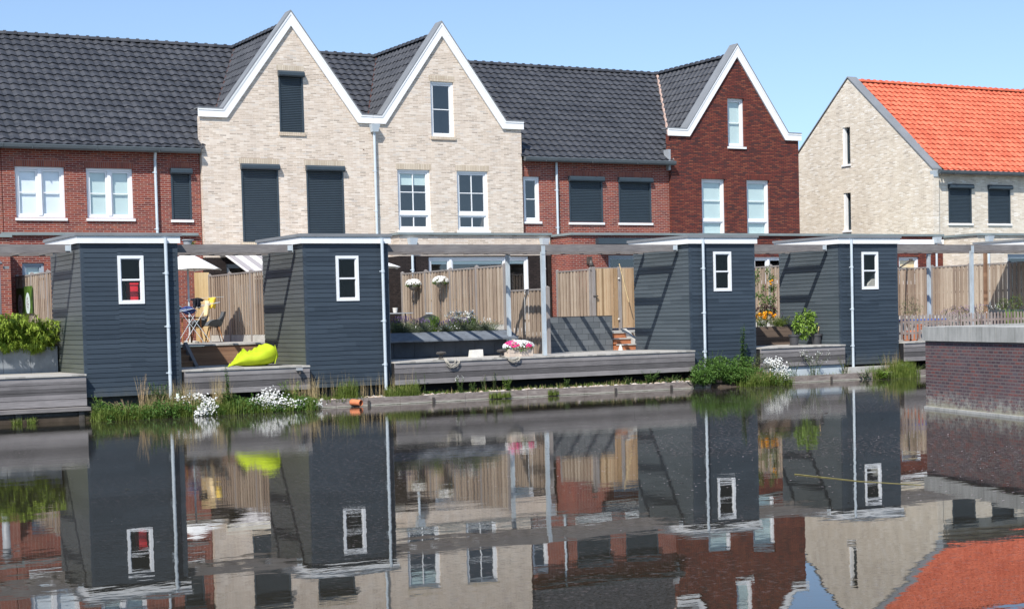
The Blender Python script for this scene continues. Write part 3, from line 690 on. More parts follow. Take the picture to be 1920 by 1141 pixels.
downpipe(h, 45.55, 46.80, 4.5, ZG, hopper=4.72, brackets=(3.5,))

# ---- orange roofed house
h = root('gable_house', 'pale yellow brick house with bright orange tiled roof at the right', 'house', (50, 47.4, ZG), None)
OR, OE, OZ, OB = 52.3, 47.42, 7.42, 57.2
GX = 46.03
Tg = Matrix.Translation((GX, 0, 0)) @ Matrix.Rotation(-math.pi/2, 4, 'Z')     # local x -> -Y, local y -> +X
Wg = [(-52.70, -52.22, 8.08, 9.62), (-52.70, -52.24, 5.32, 6.88)]
wall_slab('gable_wall', 'yellow_brick', h, [(-OB, ZG), (-OE, ZG), (-OE, 7.42), (-OR, 11.62), (-OB, 7.42)], Wg, TH, Tg)
for a in Wg:
    window(h, Tg, *a, 'plain', mat='shutter', sill='white', depth=.21, blind=('blind_white', .12))
    MB(Tg).box(a[0], a[0]+.10, .03, .175, a[2], a[3]).build('window_reveal', 'white_paint', h)
T = ID(47.6)
W = [(47.0, 48.26, 5.32, 6.86), (49.17, 50.43, 5.32, 6.86), (52.2, 53.4, 5.32, 6.86)]
wall_slab('wall', 'yellow_brick', h, [(GX+.31, ZG), (60, ZG), (60, 7.35), (GX+.31, 7.35)], W, TH, T)
for a in W: shutter(h, T, *a, sill='white')
MB().box(GX+.3, 60, 56.9, 57.2, ZG, 7.3).box(59.7, 60, 47.9, 56.9, ZG, 7.3).build('rear_wall', 'yellow_brick', h)
oL = math.hypot(OR-47.25, 11.55-7.32)
tiled('roof', 'orange_tile', h, (0, OR, 11.50), (1,0,0), (0, -(OR-47.25), -(11.50-7.36)), (0, -(11.5-7.36), OR-47.25), GX+.42, 60, oL)
tiled('roof', 'orange_tile', h, (0, OR, 11.50), (1,0,0), (0, (OR-47.25), -(11.50-7.36)), (0, (11.5-7.36), OR-47.25), GX+.42, 60, oL, step=.15)
ridge(h, 'orange_tile', (GX+.45, OR, 11.56), (60, OR, 11.56))
# verge parapet along the gable, zinc covered
vp = MB(); a = [(OE-.02, 7.46), (OR, 11.72), (OB+.1, 7.46)]
for (ya, za), (yb, zb) in ((a[0], a[1]), (a[1], a[2])):
    vp.hexa([(GX-.04, ya, za-.05), (GX+.46, ya, za-.05), (GX+.46, yb, zb-.05), (GX-.04, yb, zb-.05)], [(GX-.04, ya, za), (GX+.46, ya, za), (GX+.46, yb, zb), (GX-.04, yb, zb)])
    vp.hexa([(GX+.42, ya, za-.26), (GX+.46, ya, za-.26), (GX+.46, yb, zb-.26), (GX+.42, yb, zb-.26)], [(GX+.42, ya, za-.051), (GX+.46, ya, za-.051), (GX+.46, yb, zb-.051), (GX+.42, yb, zb-.051)])
vp.build('verge_cap', 'roof_edge_grey', h, fixn=True)
gutter(h, GX+.15, 60, 47.32, 7.34)
downpipe(h, GX+.12, 47.50, 7.28, 4.7, brackets=(6.3, 5.2), hopper=7.36)
Te = ID(45.1)
wall_slab('extension_wall', 'yellow_brick', h, [(46.03, ZG), (60, ZG), (60, 4.68), (46.03, 4.68)], [(47.6, 51.5, ZG+.02, 3.98)], TH, Te)
window(h, Te, 47.6, 51.5, ZG+.02, 3.98, [.32, .66], mat='grey_frame', sill=None, blind=('blind_white', .08))
MB().box(46.03, 46.33, 45.4, 47.3, ZG, 4.675).build('extension_wall', 'yellow_brick', h)
MB().box(45.97, 60, 45.03, 47.59, 4.685, 4.77).build('roof_edge', 'lead_trim', h)
downpipe(h, 46.5, 45.0, 4.5, ZG, hopper=4.66, brackets=(3.0,))
# far roof peeping over the orange ridge
h = root('far_house', 'grey roof corner peeping above the orange ridge at the right edge', 'house', (72, 62, ZG))
p = onY(1897, 178, 72); q = onY(1920, 165, 72); dz = (q.z-p.z)/(q.x-p.x)
MB().prism_y([(p.x, 6), (p.x+14, 6), (p.x+14, p.z), (p.x+3, p.z+3*dz), (p.x, p.z)], 69.9, 72).build('roof', 'roof_edge_grey', h, fixn=True)
MB().box(p.x, p.x+13.8, 70.1, 71.8, ZG, 5.99).build('wall', 'yellow_brick', h)

# ------------------------------------------------------------------ setting
struct('ground', MB().add([(-900, 39.1, ZG), (1600, 39.1, ZG), (1600, 2500, ZG), (-900, 2500, ZG)], [(0,1,2,3)]), 'garden_ground')
struct('retaining_wall', MB().box(-60, 11.9, 39.0, 39.098, -.5, ZG-.004).box(14.9, 150, 39.12, 39.2, -.5, ZG-.006), 'concrete')
struct('bank', MB().add([(-60, 35.24, .12), (150, 35.24, .12), (150, 36.0, .20), (-60, 36.0, .20), (150, 39.1, .22), (-60, 39.1, .22), (-60, 35.24, -.6), (150, 35.24, -.6)], [(0,1,2,3), (3,2,4,5), (6,7,1,0)]), 'soil')
struct('water', MB().add([(-90, -3, 0), (160, -3, 0), (160, 35.3, 0), (-90, 35.3, 0)], [(0,1,2,3)]), 'canal_water')
struct('opposite_bank', MB().box(-300, 400, -900, -3, -1, .35), 'far_ground')

# ------------------------------------------------------------------ quay edging
q = root('quay_edging', 'low weathered board edging along the foot of the bank', 'quay edge', (22, 35.2, 0))
b1 = MB(); b2 = MB(); x = 14.2; i = 0
while x < 46:
    L = random.uniform(.82, .98); dz = random.uniform(-.008, .008)
    b1.box(x+.004, x+L-.004, 35.14+random.uniform(-.008, .008), 35.20, -.3, .185+dz)
    if i % 2: MB().box(x+L-.03, x+L+.03, 35.105, 35.13, -.3, .12).build('stake', 'iron', q)
    x += L; i += 1
b1.build('boards', 'quay_board', q)

# ------------------------------------------------------------------ sheds
YS = 35.8; SW = 2.18; SD = 2.72
def lap(mb, along, x0, x1, c, z0, z1, T=None, pitch=.108):
    """horizontal lap boards on a wall; along 'x': plane y=c facing -Y, 'y': plane x=c facing -X"""
    n = round((z1-z0)/pitch); p = (z1-z0)/n; prof = []
    for i in range(n):
        z = z0+i*p; prof += [(0.004, z), (-.014, z+.002), (-.011, z+p-.012), (.004, z+p-.010)]
    prof.append((.004, z1)); m = len(prof)
    if along == 'x': vs = [(x, c+d, z) for d, z in prof for x in (x0, x1)]
    else: vs = [(c+d, y, z) for d, z in prof for y in (x1, x0)]
    mb.add(vs, [(2*i, 2*i+1, 2*i+3, 2*i+2) for i in range(m-1)])
def shed(x0, label, win, pipe, zb, side_mat):
    x1 = x0+SW; y0, y1 = YS, YS+SD; zt = 3.88
    s = root('garden_shed', label, 'shed', (x0+SW/2, YS+SD/2, zb), 'dark boarded sheds along the water')
    a, b, c, d = win
    f = MB()   # front boards in four runs round the window
    lap(f, 'x', x0+.05, a, y0, zb, zt); lap(f, 'x', b, x1-.05, y0, zb, zt)
    zc = zb+round((c-zb)/.108)*.108; zd = zb+round((d-zb)/.108)*.108
    lap(f, 'x', a, b, y0, zb, zc); lap(f, 'x', a, b, y0, zd, zt)
    f.box(x0-.016, x0+.05, y0-.012, y0+.05, zb, zt); f.box(x1-.05, x1+.012, y0-.012, y0+.05, zb, zt)
    fo = f.build('front_boards', 'siding_paint', s)
    l = MB(); lap(l, 'y', y0+.05, y1, x0, zb, zt); lo = l.build('side_boards', side_mat, s)
    r = MB(); r.box(x1-.05, x1, y0+.05, y1, zb, zt); r.box(x0+.02, x1-.05, y1-.05, y1, zb, zt); r.box(x0+.02, x1-.05, y0+.06, y1-.05, zb, zb+.04); r.box(x0+.02, x1-.02, y0+.35, y0+.4, 0, zb); r.build('rear_boards_and_shade', 'siding_paint', s)  # last box, below the floor, stands in for the shade under the shed
    # roof: fascia all round with a dark edge on top
    fa = MB(); fa.box(x0-.10, x1+.06, y0-.08, y0-.045, 3.875, 4.035); fa.box(x0-.10, x0-.065, y0-.045, y1+.12, 3.875, 4.035); fa.box(x1+.025, x1+.06, y0-.045, y1+.12, 3.875, 4.035)
    fa.build('fascia', 'white_paint', s)
    MB().box(x0-.13, x1+.09, y0-.11, y1+.15, 4.037, 4.105).box(x0-.06, x1+.02, y0-.04, y1+.12, 3.884, 3.93).build('roof', 'roof_edge_grey', s)
    # window
    w = MB(); frame_bars(w, a, b, zc, zd, .065, y0-.035, y0+.05); wo = w.build('window', 'white_frame', s)
    m = MB(); zm = (zc+zd)/2; m.box(a+.065, b-.065, y0-.02, y0+.03, zm-.02, zm+.02); frame_bars(m, a+.066, b-.066, zc+.066, zd-.066, .018, y0-.015, y0+.03); m.build('sash', 'white_frame', wo)
    MB().add([(a+.06, y0+.01, zc+.06), (b-.06, y0+.01, zc+.06), (b-.06, y0+.01, zd-.06), (a+.06, y0+.01, zd-.06)], [(0,1,2,3)]).build('pane', 'shed_glass', wo)
    MB().add([(x0+.06, y0+.07, zb+.1), (x1-.06, y0+.07, zb+.1), (x1-.06, y0+.07, zt-.05), (x0+.06, y0+.07, zt-.05),(x0+.06, y1-.1, zb+.1), (x1-.06, y1-.1, zb+.1), (x1-.06, y1-.1, zt-.05), (x0+.06, y1-.1, zt-.05)], [(4,5,6,7),(0,1,5,4),(3,7,6,2),(0,4,7,3),(1,2,6,5)]).build('inside_shade', 'void_shade', s)  # near-black box paints the unlit inside of the shed
    dp = downpipe(s, pipe, y0-.135, 3.99, zb-.12, r=.038, brackets=(3.2, 2.0, .95), mat='zinc_light')
    return s
s1 = shed(9.37, 'leftmost dark shed, red crate behind its window, pale downpipe at right', (10.17, 10.76, 2.50, 3.58), 11.25, .47, 'siding_paint_mossy')
s2 = shed(14.64, 'second dark shed from the left, beside the lime green beanbag', (15.44, 16.03, 2.53, 3.61), 16.62, .45, 'siding_paint_mossy')
s3 = shed(25.83, 'third dark shed from the left, beside the steps and tall weeds', (26.60, 27.20, 2.53, 3.62), 26.18, .42, 'siding_paint_sunlit_side')
s4 = shed(31.09, 'rightmost dark shed beside the picket fence, its downpipe left of the window', (31.90, 32.52, 2.53, 3.62), 31.42, .40, 'siding_paint_sunlit_side')
tag(MB().box(10.50, 10.68, 36.0, 36.3, 2.56, 2.98).box(10.49, 10.69, 35.98, 36.32, 2.78, 2.81).box(10.49, 10.69, 35.98, 36.32, 2.955, 3.0).build('crate', 'red_plastic'), 'red plastic crate seen through the leftmost shed window', 'crate')
p = onY(1632, 530, 36.2); tag(MB().add([(p.x-.22, 36.2, 2.56), (p.x+.2, 36.2, 2.56), (p.x+.2, 36.2, 3.02), (p.x-.22, 36.2, 2.56), (p.x-.22, 36.3, 2.56), (p.x+.2, 36.3, 2.56), (p.x+.2, 36.3, 3.02)], [(0,1,2),(4,6,5),(0,2,6,4),(1,5,6,2)]).build('dust_sheet', 'concrete'), 'grey sheet slumped inside the rightmost shed window', 'sheet')

# ------------------------------------------------------------------ decks
def deck(x0, x1, label, zb=.43, y1=39.0, step=False):
    d = root('timber_deck', label, 'deck', ((x0+x1)/2, 37, zb), 'grey timber decks between the sheds')
    f = MB(); n = 4 if zb < .6 else 3; hh = (.955-zb)/n
    for i in range(n):
        o = random.uniform(-.004, .004); x = x0
        while x < x1-.01:
            xe = min(x1, x+random.uniform(3.2, 4.6)); xe = x1 if x1-xe < .8 else xe
            f.box(x+.003, xe-.003, 35.60+o, 35.64, zb+i*hh+.006, zb+(i+1)*hh-.003); x = xe
    f.build('front_boards', 'grey_deck_wood', d)
    t = MB(); y = 35.575
    while y < y1: t.box(x0, x1, y, min(y+.136, y1), .960, 1.0); y += .142
    t.build('deck_boards', 'deck_top_wood', d)
    MB().box(x0+.02, x1-.02, 35.66, y1, zb+.03, .955).box(x0+.02, x1-.02, 36.05, 36.1, .0, zb+.03).build('underdeck_shade', 'void_shade', d)  # solid near-black boxes stand in for the shade under the deck
    return d
d0 = deck(2.0, 9.335, 'grey timber deck at the left edge under the bamboo planter', .30)
f = MB(); f.box(2.0, 9.30, 35.16, 35.59, .215, .29); d0s = f.build('lower_step', 'beam_wood', d0)
f = MB(); f.box(2.0, 9.25, 35.30, 35.36, -.3, .21); x = 2.3
while x < 9.2: f.box(x, x+.12, 35.22, 35.30, -.3, .21); x += 1.35
f.build('piles', 'iron', d0)
d1 = deck(11.57, 14.62, 'short grey timber deck carrying the lime green beanbag')
d2 = deck(16.84, 25.79, 'long grey timber deck in the middle with mooring bollards')
d3 = deck(28.03, 31.07, 'short grey timber deck under the two dark flower pots', .44)
MB().box(28.03, 31.05, 35.66, 35.7, .16, .43).build('zinc_skirt', 'zinc_light', d3)
d4 = deck(33.33, 46.0, 'grey timber deck behind the quay wall at the right', .43, y1=36.5)
tag(MB().box(31.1, 33.4, 35.5, 35.72, .05, .34).build('footing', 'concrete'), 'low pale concrete footing under the rightmost shed', 'footing')

# ------------------------------------------------------------------ pergolas
def pergola(x0, x1, label, posts=(), x_end_cap=True):
    p = root('pergola', label, 'pergola', ((x0+x1)/2, 37.1, 1.0), 'grey timber pergolas linking the sheds')
    for y in (36.27, 37.90): MB().box(x0, x1, y-.025, y+.025, 3.69, 3.875).build('beam', 'beam_wood', p)
    r = MB(); x = x1-.30 if x_end_cap else x1-.3; rs = []
    while x > x0+.1:
        rs.append(x); x -= .60
    for x in rs: MB().box(x-.02, x+.02, 36.297, 37.872, 3.705, 3.86).build('rafter', 'beam_wood', p)
    if x_end_cap: MB().box(x1-.005, x1+.005, 36.22, 36.32, 3.70, 3.87).box(x1-.12, x1, 36.225, 36.243, 3.73, 3.85).build('end_bracket', 'zinc_light', p)
    for px, py in posts:
        o = MB().box(px-.045, px+.045, py-.045, py+.045, .98, 3.685).build('post', 'galvanised', p)
        MB().box(px-.055, px+.055, py-.055, py-.05+.012, 3.62, 3.84).box(px-.07, px+.07, py-.07, py+.07, .98, 1.0).build('bracket', 'galvanised', o)
    return p
pergola(2.0, 9.26, 'timber pergola at the left edge above the bamboo')
pergola(11.57, 14.53, 'short timber pergola above the lime green beanbag')
pergola(16.84, 25.72, 'long timber pergola over the middle deck on galvanised posts', ((21.44, 36.21), (21.38, 37.96)))
pergola(28.03, 30.97, 'short timber pergola above the two dark flower pots')
pergola(33.33, 46.0, 'timber pergola right of the sheds on galvanised posts', ((36.68, 36.21), (36.60, 37.96)), False)

# ------------------------------------------------------------------ fences
def plank_fence(name, label, p0, p1, zb, zt, panel=1.85, mat='fence_wood', base=True, over=0, group='plank garden fences', slope=0):
    """boards on both sides of a rail, round-topped grey posts, grey base board; runs p0->p1"""
    p0, p1 = Vector((p0[0], p0[1], 0)), Vector((p1[0], p1[1], 0)); d = (p1-p0); L = d.length; d /= L; nrm = Vector((-d.y, d.x, 0))
    f = root(name, label, 'fence', ((p0+p1)/2)+Vector((0, 0, zb)), group)
    def bx(mb, s0, s1, o0, o1, z0, z1):
        a = [p0+d*s0+nrm*o0, p0+d*s1+nrm*o0, p0+d*s1+nrm*o1, p0+d*s0+nrm*o1]
        mb.hexa([v+Vector((0,0,z0)) for v in a], [v+Vector((0,0,z1)) for v in a])
    n = max(1, round(L/panel)); pl = L/n
    pm = MB(); rail = MB(); bb = MB()
    for i in range(n):
        s = i*pl+.05; e = (i+1)*pl-.05; k = 0; step = .105
        while s < e-.04:
            w = min(.099, e-s)
            o = -.010 if k % 2 else -.036
            bx(pm, s, s+w*(1.0 if k % 2 else .98), o+random.uniform(-.003, .003), o+.018, zb+(.20 if base else .03), zt-.03-random.uniform(0, .012)); s += .103; k += 1
        for z in (zb+.35, (zb+zt)/2, zt-.2): bx(rail, i*pl+.05, (i+1)*pl-.05, .004, .03, z, z+.07)
        bx(rail, i*pl-.0+.05, (i+1)*pl-.05, -.045, .045, zt-.03, zt+.012)
        if base: bx(bb, i*pl+.045, (i+1)*pl-.045, -.025, .025, zb-.02, zb+.195)
    pm.build('planks', mat, f); rail.build('rails', 'fence_post_wood', f)
    if base: bb.build('base_board', 'concrete', f)
    for i in range(n+1):
        q = p0+d*(i*pl); m = MB(); m.box(q.x-.045, q.x+.045, q.y-.045, q.y+.045, zb-.02, zt+.04)
        m.add([(q.x-.045, q.y-.045, zt+.041), (q.x+.045, q.y-.045, zt+.041), (q.x+.045, q.y+.045, zt+.041), (q.x-.045, q.y+.045, zt+.041), (q.x, q.y, zt+.075)], [(0,1,4),(1,2,4),(2,3,4),(3,0,4)])
        m.build('post', 'fence_post_wood', f)
    return f
plank_fence('plank_fence', 'weathered plank fence with a green picture, behind the bamboo at the left', (10.8, 48.5), (10.8, 39.2), ZG, 3.56)
plank_fence('plank_fence', 'weathered plank fence behind the two grey chairs and parasol', (16.6, 48.3), (16.6, 39.2), ZG, 3.52)
plank_fence('plank_fence', 'weathered plank fence with the two hanging white flower baskets', (22.35, 46.5), (22.35, 39.85), 1.62, 3.48, panel=1.65)
plank_fence('plank_fence', 'lower plank fence behind the galvanised posts and pink flowers', (22.35, 39.72), (22.35, 37.53), .98, 2.76, panel=2.2, base=False)
plank_fence('plank_fence', 'short plank fence panel left of the garden gate', (28.05, 46.4), (28.05, 44.35), ZG, 3.50)
plank_fence('plank_fence', 'narrow stretch of plank fence behind the climbing apple and orange flowers', (34.25, 46.6), (34.25, 39.2), ZG, 3.50)
plank_fence('plank_fence', 'long plank fence at the right behind the picket fence', (43.3, 46.6), (43.3, 37.2), ZG, 3.49, panel=1.78)
# gate
g = root('garden_gate', 'wooden plank gate with metal latch above the brick steps', 'gate', (28.6, 44.25, ZG))
m = MB(); x = 28.15; i = 0
ztg = onY(1107, 503, 44.25).z
gx1 = onY(1158, 503, 44.25).x
while x < gx1+.8: m.box(x, x+.135, 44.24-(.02 if i % 2 else 0), 44.26-(.02 if i % 2 else 0), 1.58, ztg); x += .142; i += 1
m.build('planks', 'gate_wood', g)
MB().box(28.0, 29.9, 44.27, 44.33, ztg-.05, ztg+.03).box(28.1, 29.8, 44.27, 44.31, 1.9, 2.0).build('rails', 'fence_post_wood', g)
for x in (28.06, gx1+.02): MB().box(x-.05, x+.05, 44.16, 44.215, ZG, ztg+.05).build('post', 'fence_post_wood', g)
l = onY(1116, 555, 44.2); MB().box(l.x-.10, l.x+.08, 44.14, 44.2, l.z-.02, l.z+.02).box(l.x-.03, l.x+.03, 44.18, 44.21, l.z-.12, l.z+.1).build('latch', 'iron', g)
mm = MB()
for yy in (522, 598):
    l = onY(1160, yy, 44.15); mm.lathe((l.x, 44.14, l.z-.03), [(.015, 0), (.035, .02), (.035, .045), (.015, .06)], 8)
mm.build('hinges', 'white_stone', g)
a = onY(1161, 494, 43.9); b = onY(1179, 566, 43.9); tag(MB().tube([a, b], .016, 6).build('bamboo_stick', 'bamboo_stick'), 'thin pale stick leaning across the garden gate', 'stick')
# yellow wooden door panel behind the parasol
g = root('wooden_door', 'new yellow timber door beside the red wall, behind the parasol', 'door', (16.3, 48.35, ZG))
a = onY(364, 512, 48.35); m = MB(); x = a.x
while x < 16.52: m.box(x, x+.09, 48.33, 48.36, ZG, a.z+.02); x += .094
m.build('boards', 'new_wood', g); MB().lathe((a.x+.03, 48.28, 2.62), [(.02, 0), (.04, .03), (.02, .06)], 8).build('handle', 'zinc_light', g)
# poster
P0, P1 = onX(31, 541, 10.73), onX(62, 587, 10.73)
ym = P0.y+(P1.y-P0.y)*.48
tag(MB().box(10.715, 10.735, P1.y, ym-.012, P1.z, P0.z+.03).box(10.715, 10.735, ym+.012, P0.y, P1.z, P0.z).build('garden_poster', 'poster_print'), 'green garden picture in two panels with pale ovals, on the fence above the bamboo', 'picture')
# picket fence
def picket(px0, px1, y, zb, zt, label):
    p = root('picket_fence', label, 'fence', ((px0+px1)/2, y, zb)); x = px0; n = 0
    while x < px1 and n < 100:
        w = .072; z0 = zb; z = zt+random.uniform(-.008, .008)
        MB().prism_y([(x, z0), (x+w, z0), (x+w, z-.045), (x+w*.8, z-.012), (x+w*.5, z), (x+w*.2, z-.012), (x, z-.045)], y-.012, y+.006).build('picket', 'picket_wood', p)
        x += .142; n += 1
    MB().box(px0, px1, y+.008, y+.035, zb+.16, zb+.23).box(px0, px1, y+.008, y+.035, zt-.26, zt-.19).build('rails', 'picket_wood', p)
picket(33.42, 45.5, 36.15, 1.05, 1.80, 'low brown picket fence on the deck behind the quay wall')

# ------------------------------------------------------------------ quay wall (pier) at the right with concrete cap
A = Vector((22.88, 23.85)); dirv = (Vector((21.73, 20.24))-A).normalized(); B = A+dirv*30; n2 = Vector((-dirv.y, dirv.x))
if n2.x < 0: n2 = -n2
Cc = onZ(1920, 606.3, 1.62); c2 = onZ(1811, 610.5, 1.62); e2 = (Vector((Cc.x, Cc.y))-Vector((c2.x, c2.y))).normalized()
Dp = A+e2*60
pier = root('quay_wall', 'purple-red brick quay wall with pale concrete cap at the right edge', 'quay wall', (A.x, A.y, 0))
MB().prism_z([tuple(A), tuple(Dp), tuple(B+n2*40), tuple(B)], -1, 1.335).build('brickwork', 'quay_brick', pier, fixn=True)
fo_ = -n2*.05
MB().prism_z([tuple(A+fo_), tuple(A+e2*.05-Vector((-dirv.x,-dirv.y))*0), tuple(B), tuple(B+fo_)], -1, .045).build('footing', 'cap_concrete', pier, fixn=True)
cm = MB(); o = -n2*.045; k = 0; s = -.05
pts = []
while s < 30:
    L = .98
    a = A+o+dirv*(s+.003); b = A+o+dirv*(s+L-.003); w = n2*.5
    j = random.uniform(-.004, .004)
    cm.hexa([(a.x, a.y, 1.338), (b.x, b.y, 1.338), ((b+w).x, (b+w).y, 1.338), ((a+w).x, (a+w).y, 1.338)], [(a.x, a.y, 1.615+j), (b.x, b.y, 1.615+j), ((b+w).x, (b+w).y, 1.622), ((a+w).x, (a+w).y, 1.622)]); s += L
s = .5
while s < 40:
    a = A+e2*(s+.003)-Vector((0, 0)); b = A+e2*(s+.977); q = Vector((e2.y, -e2.x)); q = q if q.y < 0 else -q
    a = a-q*.04; b = b-q*.04; w = q*.5
    cm.hexa([(a.x, a.y, 1.338), (b.x, b.y, 1.338), ((b+w).x, (b+w).y, 1.338), ((a+w).x, (a+w).y, 1.338)], [(a.x, a.y, 1.612), (b.x, b.y, 1.612), ((b+w).x, (b+w).y, 1.618), ((a+w).x, (a+w).y, 1.618)]); s += .98
cm.build('cap_stones', 'cap_concrete', pier, fixn=True)
MB().prism_z([tuple(A+n2*.4+e2*.4+dirv*.2), tuple(Dp), tuple(B+n2*40), tuple(B+n2*.4)], 1.336, 1.585).build('paving', 'garden_ground', pier, fixn=True)

# ------------------------------------------------------------------ plants: helpers
def rnd(a, b): return random.uniform(a, b)
def leaf(mb, p, d, up, L, w):
    """folded pointed leaf from p along d"""
    d = d.normalized(); s = d.cross(up)
    if s.length < 1e-3: s = d.cross(Vector((1, 0, 0)))
    s.normalize(); n = s.cross(d)
    m = p+d*(L*.42)+n*(-.06*L); t = p+d*L+Vector((0, 0, -.12*L))
    mb.add([p, m+s*(w/2)+n*.08*w, t, m-s*(w/2)+n*.08*w, m], [(0, 4, 1), (1, 4, 2), (2, 4, 3), (3, 4, 0)])
def rdir(zlo=-1, zhi=1):
    z = rnd(zlo, zhi); a = rnd(0, 6.283); r = math.sqrt(max(0, 1-z*z)); return Vector((r*math.cos(a), r*math.sin(a), z))
def blob_leaves(mb, blobs, n, L, w, droop=.3, shell=.55):
    tot = sum(b[3]*b[4]*b[5] for b in blobs)
    for b in blobs:
        for _ in range(int(n*b[3]*b[4]*b[5]/tot)):
            q = rdir(); r = rnd(shell, 1)**.7*(1+rnd(-.12, .14)); p = Vector((b[0]+q.x*b[3]*r, b[1]+q.y*b[4]*r, b[2]+q.z*b[5]*r))
            d = (q*.7+rdir()*.7+Vector((0, 0, -droop))); leaf(mb, p, d, rdir(.3, 1), L*rnd(.6, 1.25), w*rnd(.7, 1.2))
def blade(mb, p, h, lean, w):
    a = rnd(0, 6.283); dx, dy = math.cos(a), math.sin(a); s = Vector((-dy, dx, 0))*w; vs = []
    for t, ww in ((0, 1), (.4, .9), (.75, .55)):
        q = p+Vector((dx*lean*t*t, dy*lean*t*t, h*t*(1-.15*t*lean/max(h, .01)))); vs += [q-s*ww, q+s*ww]
    vs.append(p+Vector((dx*lean, dy*lean, h*(1-.3*lean/max(h, .01))))); mb.add(vs, [(0,1,3,2), (2,3,5,4), (4,5,6)])
def flower(mb, c, r, up=None):
    n = up or rdir(.2, 1); a = n.cross(Vector((.3, .9, .1))).normalized(); b = n.cross(a); vs = [c+n*r*.15]
    for k in range(10):
        t = math.pi*k/5; rr = r*(1 if k % 2 == 0 else .62); vs.append(c+(a*math.cos(t)+b*math.sin(t))*rr)
    mb.add(vs, [(0, k+1, (k+1) % 10+1) for k in range(10)])
def stem_plant(name, label, cat, base, h, spread, nst, leafn, L, w, mat, group=None, flowers=None, fl_r=.012, stemmat='stem_green', top=.25):
    """upright weed: several stems with leaves whorled up them, optional flower heads"""
    r = root(name, label, cat, base, group); st = MB(); lv = MB(); fl = MB(); base = Vector(base)
    for _ in range(nst):
        a = rnd(0, 6.283); rr = rnd(0, spread*.35); p0 = base+Vector((math.cos(a)*rr, math.sin(a)*rr*.6, 0)); hh = h*rnd(.55, 1)
        off = Vector((math.cos(a)*spread*rnd(.1, .9), math.sin(a)*spread*.5, 0)); pts = [p0+off*(t*t)+Vector((0, 0, hh*t)) for t in (0, .3, .6, .85, 1)]
        st.tube(pts, [.006, .005, .004, .003, .002], 4)
        for _ in range(leafn):
            t = rnd(.12, 1); p = p0+off*(t*t)+Vector((0, 0, hh*t)); d = rdir(-.3, .6); leaf(lv, p, d, Vector((0,0,1)), L*(1.15-.6*t)*rnd(.7, 1.2), w*(1.15-.5*t))
        if flowers:
            for _ in range(flowers[1]):
                p = pts[-1]+rdir()*rnd(.01, .07)*(h/.5); st.tube([pts[-1]-Vector((0,0,.05)), p], .0015, 3, False); flower(fl, p, fl_r*rnd(.8, 1.2))
    st.build('stem', stemmat, r); lv.build('foliage', mat, r)
    if flowers: fl.build('flowers', flowers[0], r)
    return r

# ------------------------------------------------------------------ left terrace: bamboo planter
pr = root('concrete_planter', 'long grey concrete planter full of bamboo at the left edge', 'planter', (6.5, 37.9, 1.0))
m = MB(); x = 9.32
while x > 3: m.box(x-.62, x-.004, 38.0, 38.05, 1.0, 1.60); x -= .624
m.box(9.27, 9.32, 38.05, 38.7, 1.0, 1.60).box(3, 9.27, 38.65, 38.7, 1.0, 1.60); m.build('panels', 'planter_concrete', pr)
MB().box(3, 9.265, 38.055, 38.645, 1.01, 1.55).build('soil_fill', 'soil', pr)
bm_ = root('bamboo_hedge', 'bright green bamboo hedge growing in the grey planter at the left edge', 'bamboo', (6.8, 37.95, 1.5))
lv = MB(); st = MB()
for _ in range(300):
    bx, by = rnd(6.6, 9.2), rnd(37.98, 38.6); hh = rnd(.12, .92)*(1-.22*max(0, (bx-8.3))); a = rnd(0, 6.283)
    off = Vector((math.cos(a)*.28, -abs(math.sin(a))*.42, 0)); pts = [Vector((bx, by, 1.53))+off*(t*t)+Vector((0, 0, hh*t)) for t in (0, .35, .7, 1)]
    st.tube(pts, [.006, .005, .004, .002], 4)
    for _ in range(26):
        t = rnd(.12, 1); p = Vector((bx, by, 1.5))+off*(t*t)+Vector((0, 0, hh*t)); br = rdir(-.1, .5)*rnd(.05, .16); q = p+br; q.x = min(q.x, 9.3)
        for _ in range(6):
            d = (br.normalized()*.8+rdir()*.7+Vector((0, 0, -.75))); leaf(lv, q+rdir()*.02, d, Vector((0,0,1)), rnd(.09, .16), .024)
st.build('canes', 'stem_green', bm_); lv.build('foliage', 'bamboo_leaf', bm_)
# grey capped column at the far left
c = onY(0, 540, 42.0); g = root('garden_lamp', 'grey column lamp with a cone cap at the left edge', 'lamp', (c.x-.08, 42, ZG))
MB().lathe((c.x-.08, 42, ZG), [(.10, 0), (.10, 2.16)], 20).build('column', 'zinc', g, smooth=True)
MB().lathe((c.x-.08, 42, ZG), [(.15, 2.162), (.17, 2.19), (.05, 2.32), (.01, 2.33)], 20).box(c.x+.1, c.x+.24, 41.97, 42.03, ZG+2.05, ZG+2.12).build('cap', 'roof_edge_grey', g)

# ------------------------------------------------------------------ terrace of the lime beanbag
tr = root('terrace_step', 'brown boarded terrace edge behind the lime green beanbag', 'terrace', (13.4, 39.05, 1.0))
m = MB()
for i in range(4): m.box(11.9, 14.9, 39.0, 39.03, 1.005+i*.12, 1.121+i*.12)
m.build('riser_boards', 'brown_wood', tr)
MB().box(11.85, 14.92, 39.035, 39.11, .6, 1.485).build('backing', 'dark_brown_wood', tr)  # added behind the risers to block light through their gaps
MB().box(11.8, 14.95, 38.97, 41.5, 1.49, 1.53).build('terrace_boards', 'deck_top_wood', tr)
stp = root('wooden_steps', 'small dark wooden steps beside the leftmost shed', 'steps', (12.0, 38.6, 1.0))
for i in range(3): MB().box(11.6, 12.615, 38.10+i*.28, 38.38+i*.28, 1.10+i*.14, 1.14+i*.14).box(11.6, 12.615, 38.13+i*.28, 38.15+i*.28, 1.0+i*.14, 1.10+i*.14).build('tread', 'brown_wood', stp)
